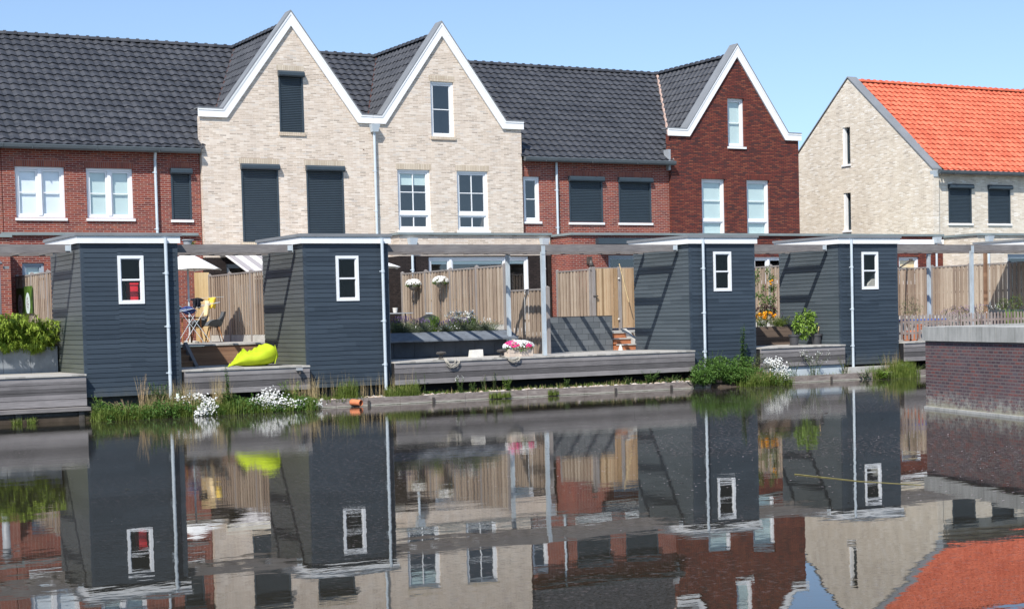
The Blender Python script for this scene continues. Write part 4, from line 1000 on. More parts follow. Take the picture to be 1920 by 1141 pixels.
MB().hexa([(12.62, 37.95, 1.0), (12.70, 37.95, 1.0), (12.70, 38.2, 1.0), (12.62, 38.2, 1.0)], [(12.62, 38.80, 1.60), (12.70, 38.80, 1.60), (12.70, 38.96, 1.50), (12.62, 38.96, 1.50)]).build('stringer', 'beam_wood', stp, fixn=True)
# lime beanbag: a big pillow with a pinched corner
bb = root('beanbag', 'lime green beanbag slumped on the deck against the second shed', 'beanbag', (13.6, 36.7, 1.0))
NU, NV = 44, 30; vs = []
for j in range(NV+1):
    for i in range(NU):
        a = 2*math.pi*i/NU; ph = -math.pi/2+math.pi*j/NV; cx, cy, cz = math.cos(a)*math.cos(ph), math.sin(a)*math.cos(ph), math.sin(ph)
        pw = lambda v, e: math.copysign(abs(v)**e, v)
        X = pw(cx, .8)*.62; Y = pw(cy, .8)*.42; Z = pw(cz, .85)*.24
        up = (X+.62)/1.24                                    # tall at the right end, thin tail at left
        sm_ = lambda q0, q1: (lambda q: q*q*(3-2*q))(max(0, min(1, (up-q0)/(q1-q0))))
        prof = .04+.74*sm_(-.08, .36)+.44*sm_(.50, .88)-.10*sm_(.9, 1.0)
        Z = (Z+.24)*prof*1.12
        cr = abs(math.sin(8.5*X+2.6*cy+1.1*cz))**.6*.028+abs(math.sin(15*X-7*cy+3*cz))**.7*.016
        Z -= max(0, cz+.35)*cr*2.0; Y *= (.45+.62*sm_(0, .6))*(1-.9*cr); X -= cz*.07*up
        vs.append((13.57+X, 36.62+Y, 1.003+Z))
m = MB(); m.add(vs, [(j*NU+i, j*NU+(i+1) % NU, (j+1)*NU+(i+1) % NU, (j+1)*NU+i) for j in range(NV) for i in range(NU)]); m.build('bag', 'lime_fabric', bb, smooth=True)
m = MB(); c = onY(500, 656, 36.55)
m.add([(13.28, 36.66, 1.26), (13.50, 36.58, 1.30), (13.36, 36.62, 1.44), (13.38, 36.80, 1.28), (13.33, 36.63, 1.42)], [(0,1,2,4), (1,3,2), (3,0,4,2)]); m.build('corner_flap', 'lime_fabric', bb)
m = MB(); m.tube([(14.02+.06*math.sin(t), 36.30+.02*t, 1.05+.44*t/2.6) for t in (0, .5, 1, 1.5, 2, 2.6)], .010, 5); m.build('seam', 'lime_fabric', bb)
tag(MB().box(14.05, 14.55, 36.5, 37.1, 1.002, 1.014).build('floor_tile', 'dark_panel'), 'thin dark mat on the deck beside the lime beanbag', 'mat')
l = onY(563, 694, 35.5); wl = root('deck_lamp', 'small grey lamp on the front boards of the beanbag deck', 'lamp', (l.x, 35.55, l.z))
MB().box(l.x-.07, l.x+.05, 35.46, 35.595, l.z+.0, l.z+.06).build('hood', 'zinc', wl); MB().tube([(l.x-.01, 35.5, l.z), (l.x-.01, 35.5, l.z-.09)], .03, 8).build('bulb_tube', 'iron', wl)
# chairs
def shell_chair(name, label, x, y, rot):
    ch = root(name, label, 'chair', (x, y, 1.53), 'grey shell chairs on the terrace'); T = Matrix.Translation((x, y, 1.53)) @ Matrix.Rotation(rot, 4, 'Z')
    N1, N2 = 16, 14; vs = []
    for th in (0, .012):
        for j in range(N2+1):
            v = j/N2
            for i in range(N1+1):
                u = i/N1*2-1
                if v < .5: yy = -.22+v*.86; zz = .44+.02*math.cos(v*6)
                else: t = (v-.5)/.5; yy = .21+.13*t; zz = .44+.03+.36*t**1.1
                side = abs(u)**2.6; arm = .20*side*(math.sin(min(1, v*1.35)*math.pi)**.6 if v < .74 else .35)*1.0
                wdt = .29*(1-.20*max(0, v-.75)*4*.6); vs.append((u*wdt+0, yy-(.08*side if v > .55 else 0), zz+arm*(1 if v < .6 else .25)-th))
    n = (N1+1)*(N2+1); fs = []
    for o in (0, n):
        for j in range(N2):
            for i in range(N1): a = o+j*(N1+1)+i; fs.append((a, a+1, a+N1+2, a+N1+1))
    m = MB(T); m.add(vs, fs); m.build('shell', 'grey_felt', ch, smooth=True)
    for sx in (-1, 1):
        for sy in (-1, 1): mm = MB(T); mm.tube([(sx*.13, sy*.11, .43), (sx*.24, sy*.22, 0)], [.019, .011], 7); mm.build('leg', 'chair_leg_wood', ch)
    mm = MB(T); mm.tube([(-.14, -.12, .41), (.14, .12, .41)], .011, 6).tube([(.14, -.12, .41), (-.14, .12, .41)], .011, 6); mm.build('cross_frame', 'iron', ch); return ch
c = onY(402, 640, 43.2)
shell_chair('shell_chair', 'grey shell chair with wooden legs in front of the plank fence', c.x, 43.2, R(-100))
shell_chair('shell_chair', 'second grey shell chair, half hidden behind the nearer chair', c.x-.18, 44.1, R(-95))
tb = root('garden_table', 'dark garden table with thin brown legs beside the leftmost shed', 'table', (14.1, 43.4, 1.53))
MB().box(13.0, 14.55, 42.9, 43.9, 2.20, 2.235).build('tabletop', 'dark_brown_wood', tb)
for x, y in ((13.08, 42.98), (14.47, 42.98), (13.08, 43.82), (14.47, 43.82), (13.95, 42.98)): MB().tube([(x, y, 1.53), (x, y, 2.2)], .022, 6).build('leg', 'chair_leg_wood', tb)
dk = root('drying_rack', 'white wire drying rack with dark clothes and crossed legs', 'drying rack', (14.3, 42.3, 1.53))
a = onY(350, 640, 42.3).x
m = MB()
for y in (42.1, 42.7):
    m.tube([(a+.02, y, 2.35), (a+.62, y, 1.54)], .008, 5).tube([(a+.46, y, 2.42), (a-.12, y, 1.54)], .008, 5)
m.tube([(a-.4, 42.1, 2.34), (a+.9, 42.1, 2.62)], .007, 5).tube([(a-.4, 42.7, 2.34), (a+.9, 42.7, 2.62)], .007, 5)
for i in range(8): m.tube([(a-.4+i*.18, 42.1, 2.34+i*.039), (a-.4+i*.18, 42.7, 2.34+i*.039)], .004, 4)
m.build('wire_frame', 'zinc_light', dk)
def cloth(name, label, x0, x1, y, zt, h, mat, folds=5):
    vs = []; n = 14
    for j in range(7):
        for i in range(n+1):
            t = i/n; vs.append((x0+(x1-x0)*t+.01*math.sin(j*1.7+i), y+.035*math.sin(t*folds*3.1+j*.35), zt-h*j/6-.02*math.sin(t*9)*j/6))
    m = MB(); m.add(vs, [(j*(n+1)+i, j*(n+1)+i+1, (j+1)*(n+1)+i+1, (j+1)*(n+1)+i) for j in range(6) for i in range(n)])
    o = m.build(name, mat, smooth=True); sm = o.modifiers.new('t', 'SOLIDIFY'); sm.thickness = .008; return tag(o, label, 'laundry', 'washing on the rack and line')
def lump(name, c, rx, ry, rz, mat, label, cat, grp=None):
    vs = []; 
    for j in range(9):
        ph = -math.pi/2+math.pi*j/8
        for i in range(14):
            a = 2*math.pi*i/14; k = 1+.22*math.sin(3*a+j)+.15*math.sin(5*a-2*j); vs.append((c[0]+rx*math.cos(a)*math.cos(ph)*k, c[1]+ry*math.sin(a)*math.cos(ph)*k, c[2]+rz*math.sin(ph)*(1+.2*math.sin(4*a+j))))
    o = MB().add(vs, [(j*14+i, j*14+(i+1) % 14, (j+1)*14+(i+1) % 14, (j+1)*14+i) for j in range(8) for i in range(14)]).build(name, mat); return tag(o, label, cat, grp)
q = onY(368, 548, 42.3); cloth('dark_garment', 'dark garment hanging from the drying rack', q.x-.16, q.x+.04, 42.1, q.z-.16, .24, 'dark_cloth'); lump('folded_clothes', (q.x+.02, 42.3, q.z-.20), .17, .15, .05, 'dark_cloth', 'dark clothes bunched on top of the drying rack', 'laundry')
q = onY(352, 580, 42.8); lump('laundry_basket', (q.x, 42.8, q.z-.02), .20, .2, .10, 'blue_cloth', 'navy heap of washing on the dark garden table', 'laundry'); lump('towel_heap', (q.x-.22, 43.1, q.z+.05), .16, .15, .08, 'planter_concrete', 'grey towel heap on the table beside the navy washing', 'laundry')
q = onY(398, 566, 43.0); cloth('yellow_cloth', 'bright yellow cloth pegged out in front of the plank fence', q.x-.12, q.x+.10, 43.0, q.z+.13, .30, 'yellow_cloth', 2)
q = onY(390, 572, 43.0); cloth('cream_cloth', 'pale cream cloth hanging left of the bright yellow cloth', q.x-.14, q.x+.03, 42.95, q.z+.12, .42, 'cream_cloth', 2)
a = onY(383, 558, 43.0); b = onY(420, 556, 43.0); tag(MB().tube([(a.x-.5, 43, a.z-.05), (a.x, 43, a.z), (b.x, 43, b.z+.0)], .004, 4).build('washing_line', 'zinc_light'), 'thin washing line holding the yellow cloths', 'line')
def parasol(label, x, y, zb, ztop, rad, drop, n=8, mat='white_fabric', rot=0):
    p = root('parasol', label, 'parasol', (x, y, zb), None)
    MB().tube([(x, y, zb), (x, y, ztop-.03)], .028, 10).build('pole', 'galvanised', p)
    vs = [(x, y, ztop)]; rings = 6
    for j in range(1, rings+1):
        t = j/rings
        for k in range(n*4):
            a = rot+2*math.pi*k/(n*4); sag = .035*t*(1-math.cos(2*math.pi*k/4))*.5; rr = rad*t*(1/ max(.5, math.cos((a-rot) % (2*math.pi/n)-math.pi/n)))*math.cos(math.pi/n)
            vs.append((x+rr*math.cos(a), y+rr*math.sin(a), ztop-drop*(t**1.12)-sag*0+.03*t*math.sin(math.pi*((k % 4)/4))))
    m = n*4; fs = [(0, 1+k, 1+(k+1) % m) for k in range(m)]+[(1+j*m+k, 1+(j+1)*m+k, 1+(j+1)*m+(k+1) % m, 1+j*m+(k+1) % m) for j in range(rings-1) for k in range(m)]
    o = MB().add(vs, fs).build('canopy', mat, p); s = o.modifiers.new('t', 'SOLIDIFY'); s.thickness = .006
    rb = MB()
    for k in range(n):
        a = rot+2*math.pi*k/n; rb.tube([(x, y, ztop-.05), (x+rad*math.cos(a)*.98, y+rad*math.sin(a)*.98, ztop-drop-.02)], .009, 4)
    rb.build('ribs', 'galvanised', p); MB().lathe((x, y, zb), [(.25, 0), (.25, .05), (.05, .08), (.04, .3)], 14).build('foot', 'concrete', p)
    return p
pp = onY(354, 560, 45); tip = onY(416, 507, 45)
parasol('large white parasol open behind the leftmost shed', pp.x, 45, ZG, tip.z+.52, tip.x-pp.x, .50, 6, rot=0)
tip = onY(747, 504, 43.6)
parasol('cream parasol half hidden behind the second shed', tip.x-1.45, 43.6, ZG, tip.z+.50, 1.45, .48, 8)
# plastic pot standing on the pergola beam
a = onY(352, 450, 37.9); pt = root('plastic_pot', 'grey pot with a sprig of green standing on the pergola beam', 'pot', (a.x, 37.9, 3.877))
MB().lathe((a.x, 37.9, 3.877), [(.09, 0), (.115, .17), (.14, .175), (.14, .20)], 16).build('pot', 'zinc', pt)
lv = MB(); [leaf(lv, Vector((a.x+.10+rnd(-.02, .06), 37.82, 3.90+rnd(0, .1))), rdir(-.2, 1), Vector((0,0,1)), .07, .025) for _ in range(40)]; lv.build('sprig', 'bright_leaf', pt)

# ------------------------------------------------------------------ middle garden: planter bench with lavender
pl = root('planter_bench', 'long dark stone planter with a ledge seat behind the bollards', 'planter', (19.1, 37.8, 1.0))
m = MB(); x = 16.86
while x < 21.35: m.box(x+.003, min(x+.60, 21.45)-.003, 38.22, 38.27, 1.02, 1.46); x += .60
m.box(16.86, 21.45, 38.275, 38.36, 1.0, 1.68); m.build('front_panels', 'dark_panel', pl)
m = MB(); x = 16.86
while x < 21.3:
    xe = min(x+.80, 21.60); m.hexa([(x+.002, 37.86, 1.43), (xe-.002, 37.86, 1.43), (xe-.002, 38.27, 1.46), (x+.002, 38.27, 1.46)], [(x+.002, 37.86, 1.475), (xe-.002, 37.86, 1.475), (xe-.002, 38.27, 1.67), (x+.002, 38.27, 1.67)]); x += .80
m.build('ledge', 'bench_stone', pl)
MB().box(16.86, 21.45, 38.365, 39.1, 1.0, 1.64).build('soil_fill', 'soil', pl)
def lavender(name, label, cat, c, r, h, n, lm='lavender_leaf', fm='petal_purple', nf=60):
    p = root(name, label, cat, c, 'plants in the long dark planter'); lv = MB(); fl = MB(); C = Vector(c)
    for _ in range(n):
        a = rnd(0, 6.283); q = rnd(0, 1)**.6*r; b = C+Vector((math.cos(a)*q*.5, math.sin(a)*q*.35, 0)); d = Vector((math.cos(a)*q, math.sin(a)*q*.7, h*rnd(.45, .9)))
        for _ in range(5): t = rnd(.2, 1); leaf(lv, b+d*t, d.normalized()+rdir()*.7, rdir(), .07, .010)
        blade(lv, b, d.z, q*.8, .003)
    for _ in range(nf):
        a = rnd(0, 6.283); q = rnd(0, 1)**.6*r*1.1; s = C+Vector((math.cos(a)*q, math.sin(a)*q*.6, h*rnd(.72, 1.1)))
        fl.tube([s, s+Vector((rnd(-.02, .02), 0, .055))], [.011, .006], 4)
        lv.tube([s-Vector((0, 0, .15)), s], .002, 3, False)
    lv.build('foliage', lm, p); fl.build('flowers', fm, p); return p
for px, r, h, n, nf, lab in ((752, .32, .42, 170, 130, 'dark lavender clump at the left end of the long planter'), (790, .30, .36, 150, 110, 'lavender clump second from the left in the long planter'), (862, .30, .36, 150, 110, 'purple lavender clump in the middle of the long planter'), (838, .26, .30, 130, 70, 'low lavender clump left of the white phlox in the planter')):
    c = onY(px, 628, 38.5); lavender('lavender', lab, 'lavender', (c.x, 38.5, 1.62), r, h, n*2, nf=nf//2)
for px, r, h, n, lab in ((908, .38, .34, 330, 'grey green herb mound at the right end of the long planter'), (772, .3, .22, 130, 'low grey green herb under the lavender at the left')):
    c = onY(px, 632, 38.45); lavender('herb_mound', lab, 'herb', (c.x, 38.45, 1.62), r, h, n, 'lavender_leaf', 'petal_white', 10)
for px, h, n, lab in ((770, .42, 120, 'green tuft between the two left lavender clumps'), (850, .5, 130, 'arching green tuft just left of the tallest white flowers'), (745, .5, 90, 'tuft of green blades above the left lavender'), (812, .62, 150, 'tall green grassy tuft in the middle of the long planter'), (884, .58, 150, 'tall grassy stems behind the purple lavender'), (925, .2, 60, 'small tuft at the right end of the long planter')):
    c = onY(px, 628, 38.7); r_ = root('grass_tuft', lab, 'plant', (c.x, 38.7, 1.6), 'plants in the long dark planter'); lv = MB()
    for _ in range(n*2): blade(lv, Vector((c.x+rnd(-.12, .12), 38.7+rnd(-.1, .1), 1.6)), h*rnd(.5, 1), rnd(.05, .35), .006)
    lv.build('blades', 'bright_leaf', r_)
c = onY(868, 620, 38.7); stem_plant('white_phlox', 'white flowering plant standing tallest in the long planter', 'flower', (c.x, 38.7, 1.6), .62, .4, 34, 22, .08, .02, 'bright_leaf', 'plants in the long dark planter', ('petal_white', 12), .022)
c = onY(832, 632, 38.42); stem_plant('white_flowers', 'small white flowers low at the front of the long planter', 'flower', (c.x, 38.42, 1.62), .22, .45, 26, 6, .05, .012, 'lavender_leaf', 'plants in the long dark planter', ('petal_white', 4), .016)
# hanging baskets on the fence
for (px, py, lab) in ((775, 535, 'left hanging basket of white flowers on the plank fence'), (826, 530, 'right hanging basket of white flowers on the plank fence')):
    c = onX(px, py, 22.12); hb = root('hanging_basket', lab, 'flower basket', (c.x, c.y, c.z-.15), 'hanging flower baskets')
    MB().lathe((c.x, c.y, c.z-.16), [(.05, 0), (.13, .07), (.17, .17), (.165, .18)], 16).build('bowl', 'basket', hb)
    m = MB(); [m.tube([(c.x+.15*math.cos(a), c.y+.15*math.sin(a), c.z), (c.x+.02, c.y, c.z+.36)], .004, 4, False) for a in (0, 2.1, 4.2)]; m.tube([(c.x+.02, c.y, c.z+.36), (c.x+.08, c.y, c.z+.42), (c.x+.2, c.y, c.z+.34)], .006, 5); m.build('hanger', 'iron', hb)
    lv = MB(); blob_leaves(lv, [(c.x, c.y, c.z+.03, .22, .26, .07)], 260, .06, .03); lv.build('foliage', 'nettle_leaf', hb)
    fl = MB()
    for _ in range(170):
        q = rdir(-.15, 1); flower(fl, Vector((c.x+q.x*.22, c.y+q.y*.30, c.z+.05+q.z*.15)), rnd(.024, .036), (q+Vector((-.3, -.6, .2))+rdir()*.4).normalized())
    fl.build('flowers', 'petal_white', hb)
# bistro table with pot behind the planter, black bowl barbecue
t = onY(745, 588, 41.5); tb = root('bistro_table', 'thin topped garden table with a white pot behind the second shed', 'table', (t.x-.4, 41.5, ZG))
MB().box(t.x-1.2, t.x+.35, 41.2, 41.9, t.z, t.z+.03).build('tabletop', 'zinc', tb)
for x in (t.x-1.1, t.x+.25): MB().tube([(x, 41.5, ZG), (x, 41.5, t.z)], .02, 6).build('leg', 'iron', tb)
tag(MB().lathe((onY(741, 585, 41.5).x, 41.5, t.z+.032), [(.055, 0), (.07, .12), (.072, .14), (.06, .14)], 14).build('table_pot', 'white_stone'), 'small white pot standing on the bistro table', 'pot')
t = onY(805, 600, 40.6); kb = root('kettle_barbecue', 'black kettle barbecue with silver handle behind the lavender', 'barbecue', (t.x, 40.6, ZG))
MB().lathe((t.x, 40.6, t.z-.30), [(.04, 0), (.22, .08), (.30, .24), (.30, .30), (.26, .38), (.12, .45), (.02, .47)], 20).build('kettle', 'black_plastic', kb, smooth=True)
MB().box(t.x-.09, t.x+.09, 40.57, 40.63, t.z+.18, t.z+.215).build('handle', 'zinc_light', kb)
for a in (0, 2.1, 4.2): MB().tube([(t.x+.1*math.cos(a), 40.6+.1*math.sin(a), t.z-.25), (t.x+.3*math.cos(a), 40.6+.3*math.sin(a), ZG)], .014, 5).build('leg', 'iron', kb)
# bollards with coiled rope
for x, lab, lab2 in ((18.20, 'rusty mooring bollard at the left with a rope coil', 'coil of pale rope hanging off the deck below the left bollard'), (19.92, 'rusty mooring bollard beside the pink and white flower box', 'coil of pale rope hanging off the deck beside the flower box')):
    b = root('mooring_bollard', lab, 'bollard', (x, 35.78, 1.0), 'mooring bollards')
    MB().lathe((x, 35.78, 1.0), [(.10, 0), (.10, .012), (.05, .02), (.045, .13)], 18).build('stem', 'iron', b, smooth=False)
    MB().lathe((x, 35.78, 1.13), [(.05, 0), (.12, .015), (.13, .045), (.10, .07), (.02, .08)], 18).build('head', 'iron', b)
    m = MB(); big = x < 19
    for k in range(6 if big else 5):
        ph = rnd(-.04, .04); w = rnd(.15, .26); dpt = rnd(.14, .25) if big else rnd(.07, .15); pts = []
        for j in range(15):
            t = j/14; a = math.pi*t; px_ = x+.02+w*.1+(1-math.cos(a))*w*.75*(1 if k % 2 else 1.15)+ph; pz = 1.03-math.sin(a)*dpt; py_ = 35.55-.02*math.sin(a)+rnd(-.008, .008)
            if t < .12 or t > .9: py_ = 35.62; pz = 1.02
            pts.append((px_, py_, pz))
        m.tube([(x-.03, 35.68, 1.03)]+pts, .009, 5)
    m.tube([(x-.32, 35.62, 1.012), (x-.15, 35.60, 1.015), (x-.06, 35.68, 1.02), (x+.06, 35.70, 1.03), (x+.1, 35.78, 1.03), (x, 35.88, 1.03), (x-.09, 35.8, 1.03)], .011, 5)
    tag(m.build('mooring_rope', 'rope'), lab2, 'rope', 'mooring ropes')
# white stone block + flower crate
a = onY(892, 660, 36.9); tag(MB().hexa([(a.x-.17, 36.8, 1.002), (a.x+.17, 36.8, 1.002), (a.x+.17, 37.0, 1.002), (a.x-.17, 37.0, 1.002)], [(a.x-.14, 36.82, 1.19), (a.x+.17, 36.82, 1.20), (a.x+.17, 37.0, 1.20), (a.x-.14, 37.0, 1.19)]).build('stone_block', 'white_stone', fixn=True), 'white stone block on the deck under the planter ledge', 'block')
fb = root('flower_crate', 'wooden crate of pink and white flowers on the deck edge', 'flower box', (20.6, 36.1, 1.0))
m = MB(); x0, x1 = 20.25, 20.95
for z in (1.005, 1.10): m.box(x0+.03, x1-.03, 35.98, 36.0, z, z+.088).box(x0+.03, x1-.03, 36.22, 36.24, z, z+.088)
m.box(x0, x0+.028, 35.975, 36.245, 1.002, 1.20).box(x1-.028, x1, 35.975, 36.245, 1.002, 1.20).box(x0+.03, x1-.03, 36.0, 36.22, 1.01, 1.16); m.build('crate', 'crate_wood', fb)
lv = MB(); blob_leaves(lv, [(20.6, 36.1, 1.22, .40, .2, .08)], 420, .06, .03); lv.build('foliage', 'nettle_leaf', fb)
f1 = MB(); f2 = MB()
for _ in range(330):
    q = rdir(-.2, 1); p = Vector((20.6+q.x*.44, 36.1+q.y*.22, 1.27+q.z*.15)); pink = math.sin(p.x*13+1.2)+math.sin(p.z*19+p.x*5) > .45
    flower(f2 if pink else f1, p, rnd(.022, .034), (q+Vector((-.3, -.6, .3))+rdir()*.4).normalized())
f1.build('white_flowers', 'petal_white', fb); f2.build('pink_flowers', 'petal_pink', fb)
# black block wall, brick steps
bw = root('block_wall', 'low dark grey block wall with slanting pergola shadows', 'wall', (24.3, 39.0, 1.0))
MB().box(23.22, 25.30, 38.90, 39.08, 1.0, 1.985).build('blocks', 'black_block', bw); MB().box(23.21, 25.31, 38.89, 39.09, 1.987, 1.995).build('capping', 'dark_panel', bw)
bs = root('brick_steps', 'three red brick steps with pale treads beside the block wall', 'steps', (25.7, 38.8, 1.0))
for i in range(3):
    MB().box(25.34, 26.1, 38.50+i*.26, 39.3, 1.0+i*.17, 1.135+i*.17).build('riser', 'stair_brick', bs)
    MB().box(25.32, 26.12, 38.47+i*.26, 38.49+i*.26+.26, 1.137+i*.17, 1.17+i*.17).build('tread', 'concrete', bs)
MB().box(25.3, 27.9, 39.3, 39.9, 1.40, 1.515).build('landing', 'concrete', bs)
a = onY(1147, 650, 38.3); tag(MB().lathe((25.27, 38.45, 1.0), [(.07, 0), (.05, .08), (.012, .16), (.004, .17)], 10).build('garden_cone', 'white_stone'), 'small pale cone on the deck at the foot of the brick steps', 'ornament')
tag(MB().hexa([(25.83, 38.05, 1.002), (25.95, 38.05, 1.002), (25.95, 38.5, 1.002), (25.83, 38.5, 1.002)], [(25.83, 39.2, 1.62), (25.95, 39.2, 1.62), (25.95, 39.3, 1.60), (25.83, 39.3, 1.60)]).build('stair_wing', 'concrete', fixn=True), 'slanting pale slab at the right side of the brick steps', 'slab')

# ------------------------------------------------------------------ flowers and pots between the right sheds
bp = root('wooden_planter', 'dark brown timber planter with orange flowers between the right sheds', 'planter', (29.6, 37.8, 1.0))
a = onY(1418, 612, 38.1); b = onY(1487, 612, 38.1)
m = MB()
for i in range(4): m.hexa([(28.05, 37.85+i*.05, 1.005+i*.135), (b.x-.05, 37.85+i*.05, 1.005+i*.135), (b.x-.05, 38.5, 1.005+i*.135), (28.05, 38.5, 1.005+i*.135)], [(28.05, 37.89+i*.05, 1.135+i*.135), (b.x-.06, 37.89+i*.05, 1.135+i*.135), (b.x-.06, 38.5, 1.135+i*.135), (28.05, 38.5, 1.135+i*.135)])
m.build('boards', 'dark_brown_wood', bp)
c = onY(1425, 606, 38.2)
stem_plant('orange_lilies', 'bright orange flowers crowding the brown planter', 'flower', (c.x+.1, 38.2, 1.54), .42, .5, 30, 10, .14, .03, 'bright_leaf', None, ('petal_orange', 9), .035)
c = onY(1455, 610, 38.15); lavender('shrub', 'feathery green shrub at the right of the brown planter', 'shrub', (c.x+.1, 38.15, 1.54), .34, .34, 220, 'grass_blade', 'petal_purple', 6)
c = onY(1428, 560, 39.0); ap = root('climbing_plant', 'climbing apple with a few orange fruits on the fence between the sheds', 'climber', (c.x, 39.3, ZG))
st = MB(); lv = MB(); fr = MB()
for xx in (1420, 1436, 1449):
    p0 = onY(xx, 600, 39.3); p1 = onY(xx+rnd(-3, 3), 505, 39.3); st.tube([(p0.x, 39.3, ZG), ((p0.x+p1.x)/2+.04, 39.3, (ZG+p1.z)/2), (p1.x, 39.3, p1.z)], [.02, .014, .008], 6)
for xx, yy, s, n in ((1419, 512, .16, 80), (1418, 527, .16, 60), (1424, 552, .13, 60), (1432, 540, .10, 40), (1433, 562, .2, 120), (1446, 520, .13, 90), (1447, 540, .15, 120), (1448, 560, .16, 120), (1444, 580, .2, 120), (1430, 585, .2, 100), (1440, 505, .12, 30)):
    q = onY(xx, yy, 39.25); blob_leaves(lv, [(q.x, q.y, q.z, s, s*.6, s)], n, .075, .035, shell=.1)
for xx, yy in ((1444, 527), (1445, 532), (1448, 525)): q = onY(xx, yy, 39.1); fr.lathe((q.x, q.y, q.z-.04), [(.01, 0), (.035, .02), (.035, .045), (.01, .06)], 8)
st.build('stem', 'dry_stem', ap); lv.build('foliage', 'nettle_leaf', ap); fr.build('fruit', 'petal_orange', ap)
c = onY(1436, 578, 38.8); pf = root('purple_shrub', 'dark purple leaved plant behind the orange flowers', 'shrub', (c.x, 38.8, 1.5)); lv = MB(); blob_leaves(lv, [(c.x, 38.8, c.z-.02, .36, .25, .14)], 260, .11, .03, droop=.7); lv.build('foliage', 'purple_leaf', pf)
def pot(name, label, x, y, z, r, h, mat):
    return tag(MB().lathe((x, y, z), [(r*1.0, 0), (r*1.0, .012), (r*.74, .013), (r*.92, h*.80), (r*1.06, h*.81), (r*1.08, h), (r*.98, h), (r*.9, h*.9)], 22).build(name, mat), label, 'pot', 'dark plastic plant pots')
a = onY(1489, 644, 36.7); pot('plant_pot', 'dark plastic pot under the bushy green plant, the left one of two', a.x, 36.7, 1.0, .155, .31, 'pot_grey')
b = onY(1531, 644, 36.7); pot('plant_pot', 'dark plastic pot with a cane, the right one of two', b.x, 36.7, 1.0, .165, .31, 'pot_grey')
bp_ = root('potted_shrub', 'bushy bright green plant in the left dark pot', 'shrub', (a.x, 36.7, 1.25)); lv = MB(); st = MB()
A0 = Vector((a.x+.02, 36.7, 1.28))
for _ in range(16):
    q = rdir(.2, 1); e = A0+Vector((q.x*.3+.18, q.y*.2, .18+q.z*.42)); st.tube([A0, (A0+e)/2+Vector((0, 0, .04)), e], [.008, .006, .003], 5)
for xx, yy, s, n in ((1515, 598, .2, 190), (1500, 612, .2, 170), (1522, 612, .16, 130), (1508, 625, .15, 120), (1497, 592, .10, 60), (1494, 605, .14, 70), (1520, 590, .12, 80), (1512, 585, .08, 30)):
    q = onY(xx, yy, 36.65); blob_leaves(lv, [(q.x, q.y, q.z, s, s*.8, s)], n, .10, .062, droop=.5, shell=.15)
st.build('stem', 'stem_green', bp_); lv.build('foliage', 'bright_leaf', bp_)
tag(MB().tube([(b.x+.05, 36.7, 1.28), (b.x+.10, 36.7, 1.52)], .014, 6).build('plant_cane', 'bamboo_stick'), 'short cane stuck in the right dark pot', 'cane')

# ------------------------------------------------------------------ right garden behind the picket fence
c = onY(1707, 575, 37.4); ob = root('olive_shrub', 'pale olive shrub left of the galvanised posts, behind the pickets', 'shrub', (c.x, 37.4, 1.2)); lv = MB(); st = MB()
for _ in range(14): q = rdir(.3, 1); st.tube([(c.x, 37.4, 1.1), (c.x+q.x*.2, 37.4+q.y*.2, 1.55), (c.x+q.x*.4, 37.4+q.y*.3, 1.55+q.z*.5)], [.012, .008, .003], 4)
blob_leaves(lv, [(c.x, 37.4, c.z-.05, .42, .3, .40)], 420, .085, .018, shell=.1); st.build('stem', 'dry_stem', ob); lv.build('foliage', 'olive_leaf', ob)
for px, py, lab, mt, w in ((1780, 583, 'mauve flower clump just left of the front galvanised post', 'petal_mauve', .3), (1805, 580, 'pinkish sedum clump right beside the galvanised post', 'petal_mauve', .28), (1835, 578, 'mauve flower clump below the brown veranda post', 'petal_mauve', .33), (1862, 576, 'pale flower clump right of the brown veranda post', 'petal_white', .22)):
    c = onY(px, py, 38.4); stem_plant('border_flowers', lab, 'flower', (c.x, 38.4, 1.25), c.z-1.25+.10, w, 34, 8, .07, .03, 'dull_leaf', 'flower clumps behind the picket fence', (mt, 6), .018)
for px, py, lab, s in ((1880, 570, 'small round dark shrub in the shade under the veranda, left one', .2), (1905, 566, 'small round dark shrub in the shade under the veranda, right one', .24)):
    c = onY(px, py, 37.9); r_ = root('box_shrub', lab, 'shrub', (c.x, 37.9, 1.4)); lv = MB(); blob_leaves(lv, [(c.x, 37.9, c.z, s, s, s)], 380, .05, .02, shell=.4); lv.build('foliage', 'grass_blade', r_)
c = onY(1893, 580, 37.8); tag(MB().box(c.x-.5, c.x+.75, 37.6, 38.2, c.z-.12, c.z).box(c.x-.45, c.x+.7, 37.65, 38.15, 1.0, c.z-.12).build('plant_trough', 'dark_panel'), 'dark trough holding shrubs under the veranda', 'trough')
for px, lab in ((1895, 'yellow green strappy plant behind the pickets, near the right edge'), (1918, 'yellow green strappy plant cut by the right edge of the picture')):
    c = onY(px, 600, 36.7); r_ = root('strappy_plant', lab, 'plant', (c.x, 36.7, 1.1)); lv = MB()
    for _ in range(110): blade(lv, Vector((c.x+rnd(-.1, .1), 36.7+rnd(-.1, .1), 1.1)), rnd(.4, .95), rnd(.1, .5), .012)
    lv.build('blades', 'bright_leaf', r_)
c = onY(1735, 597, 37.3); a = onY(1725, 600, 37.3); m = MB().box(a.x-.3, a.x+1.0, 37.2, 37.9, a.z-.03, a.z+.035); tag(m.build('blue_table', 'blue_plastic'), 'bright blue tray seen between the pickets', 'tray')
MBt = MB().box(a.x-.45, a.x+1.1, 37.15, 37.19, a.z-.16, a.z-.10).box(a.x-.4, a.x-.34, 37.2, 37.26, 1.0, a.z-.04).box(a.x+.95, a.x+1.01, 37.2, 37.26, 1.0, a.z-.04); tag(MBt.build('potting_bench', 'fence_post_wood'), 'grey wooden potting bench under the blue tray', 'bench')
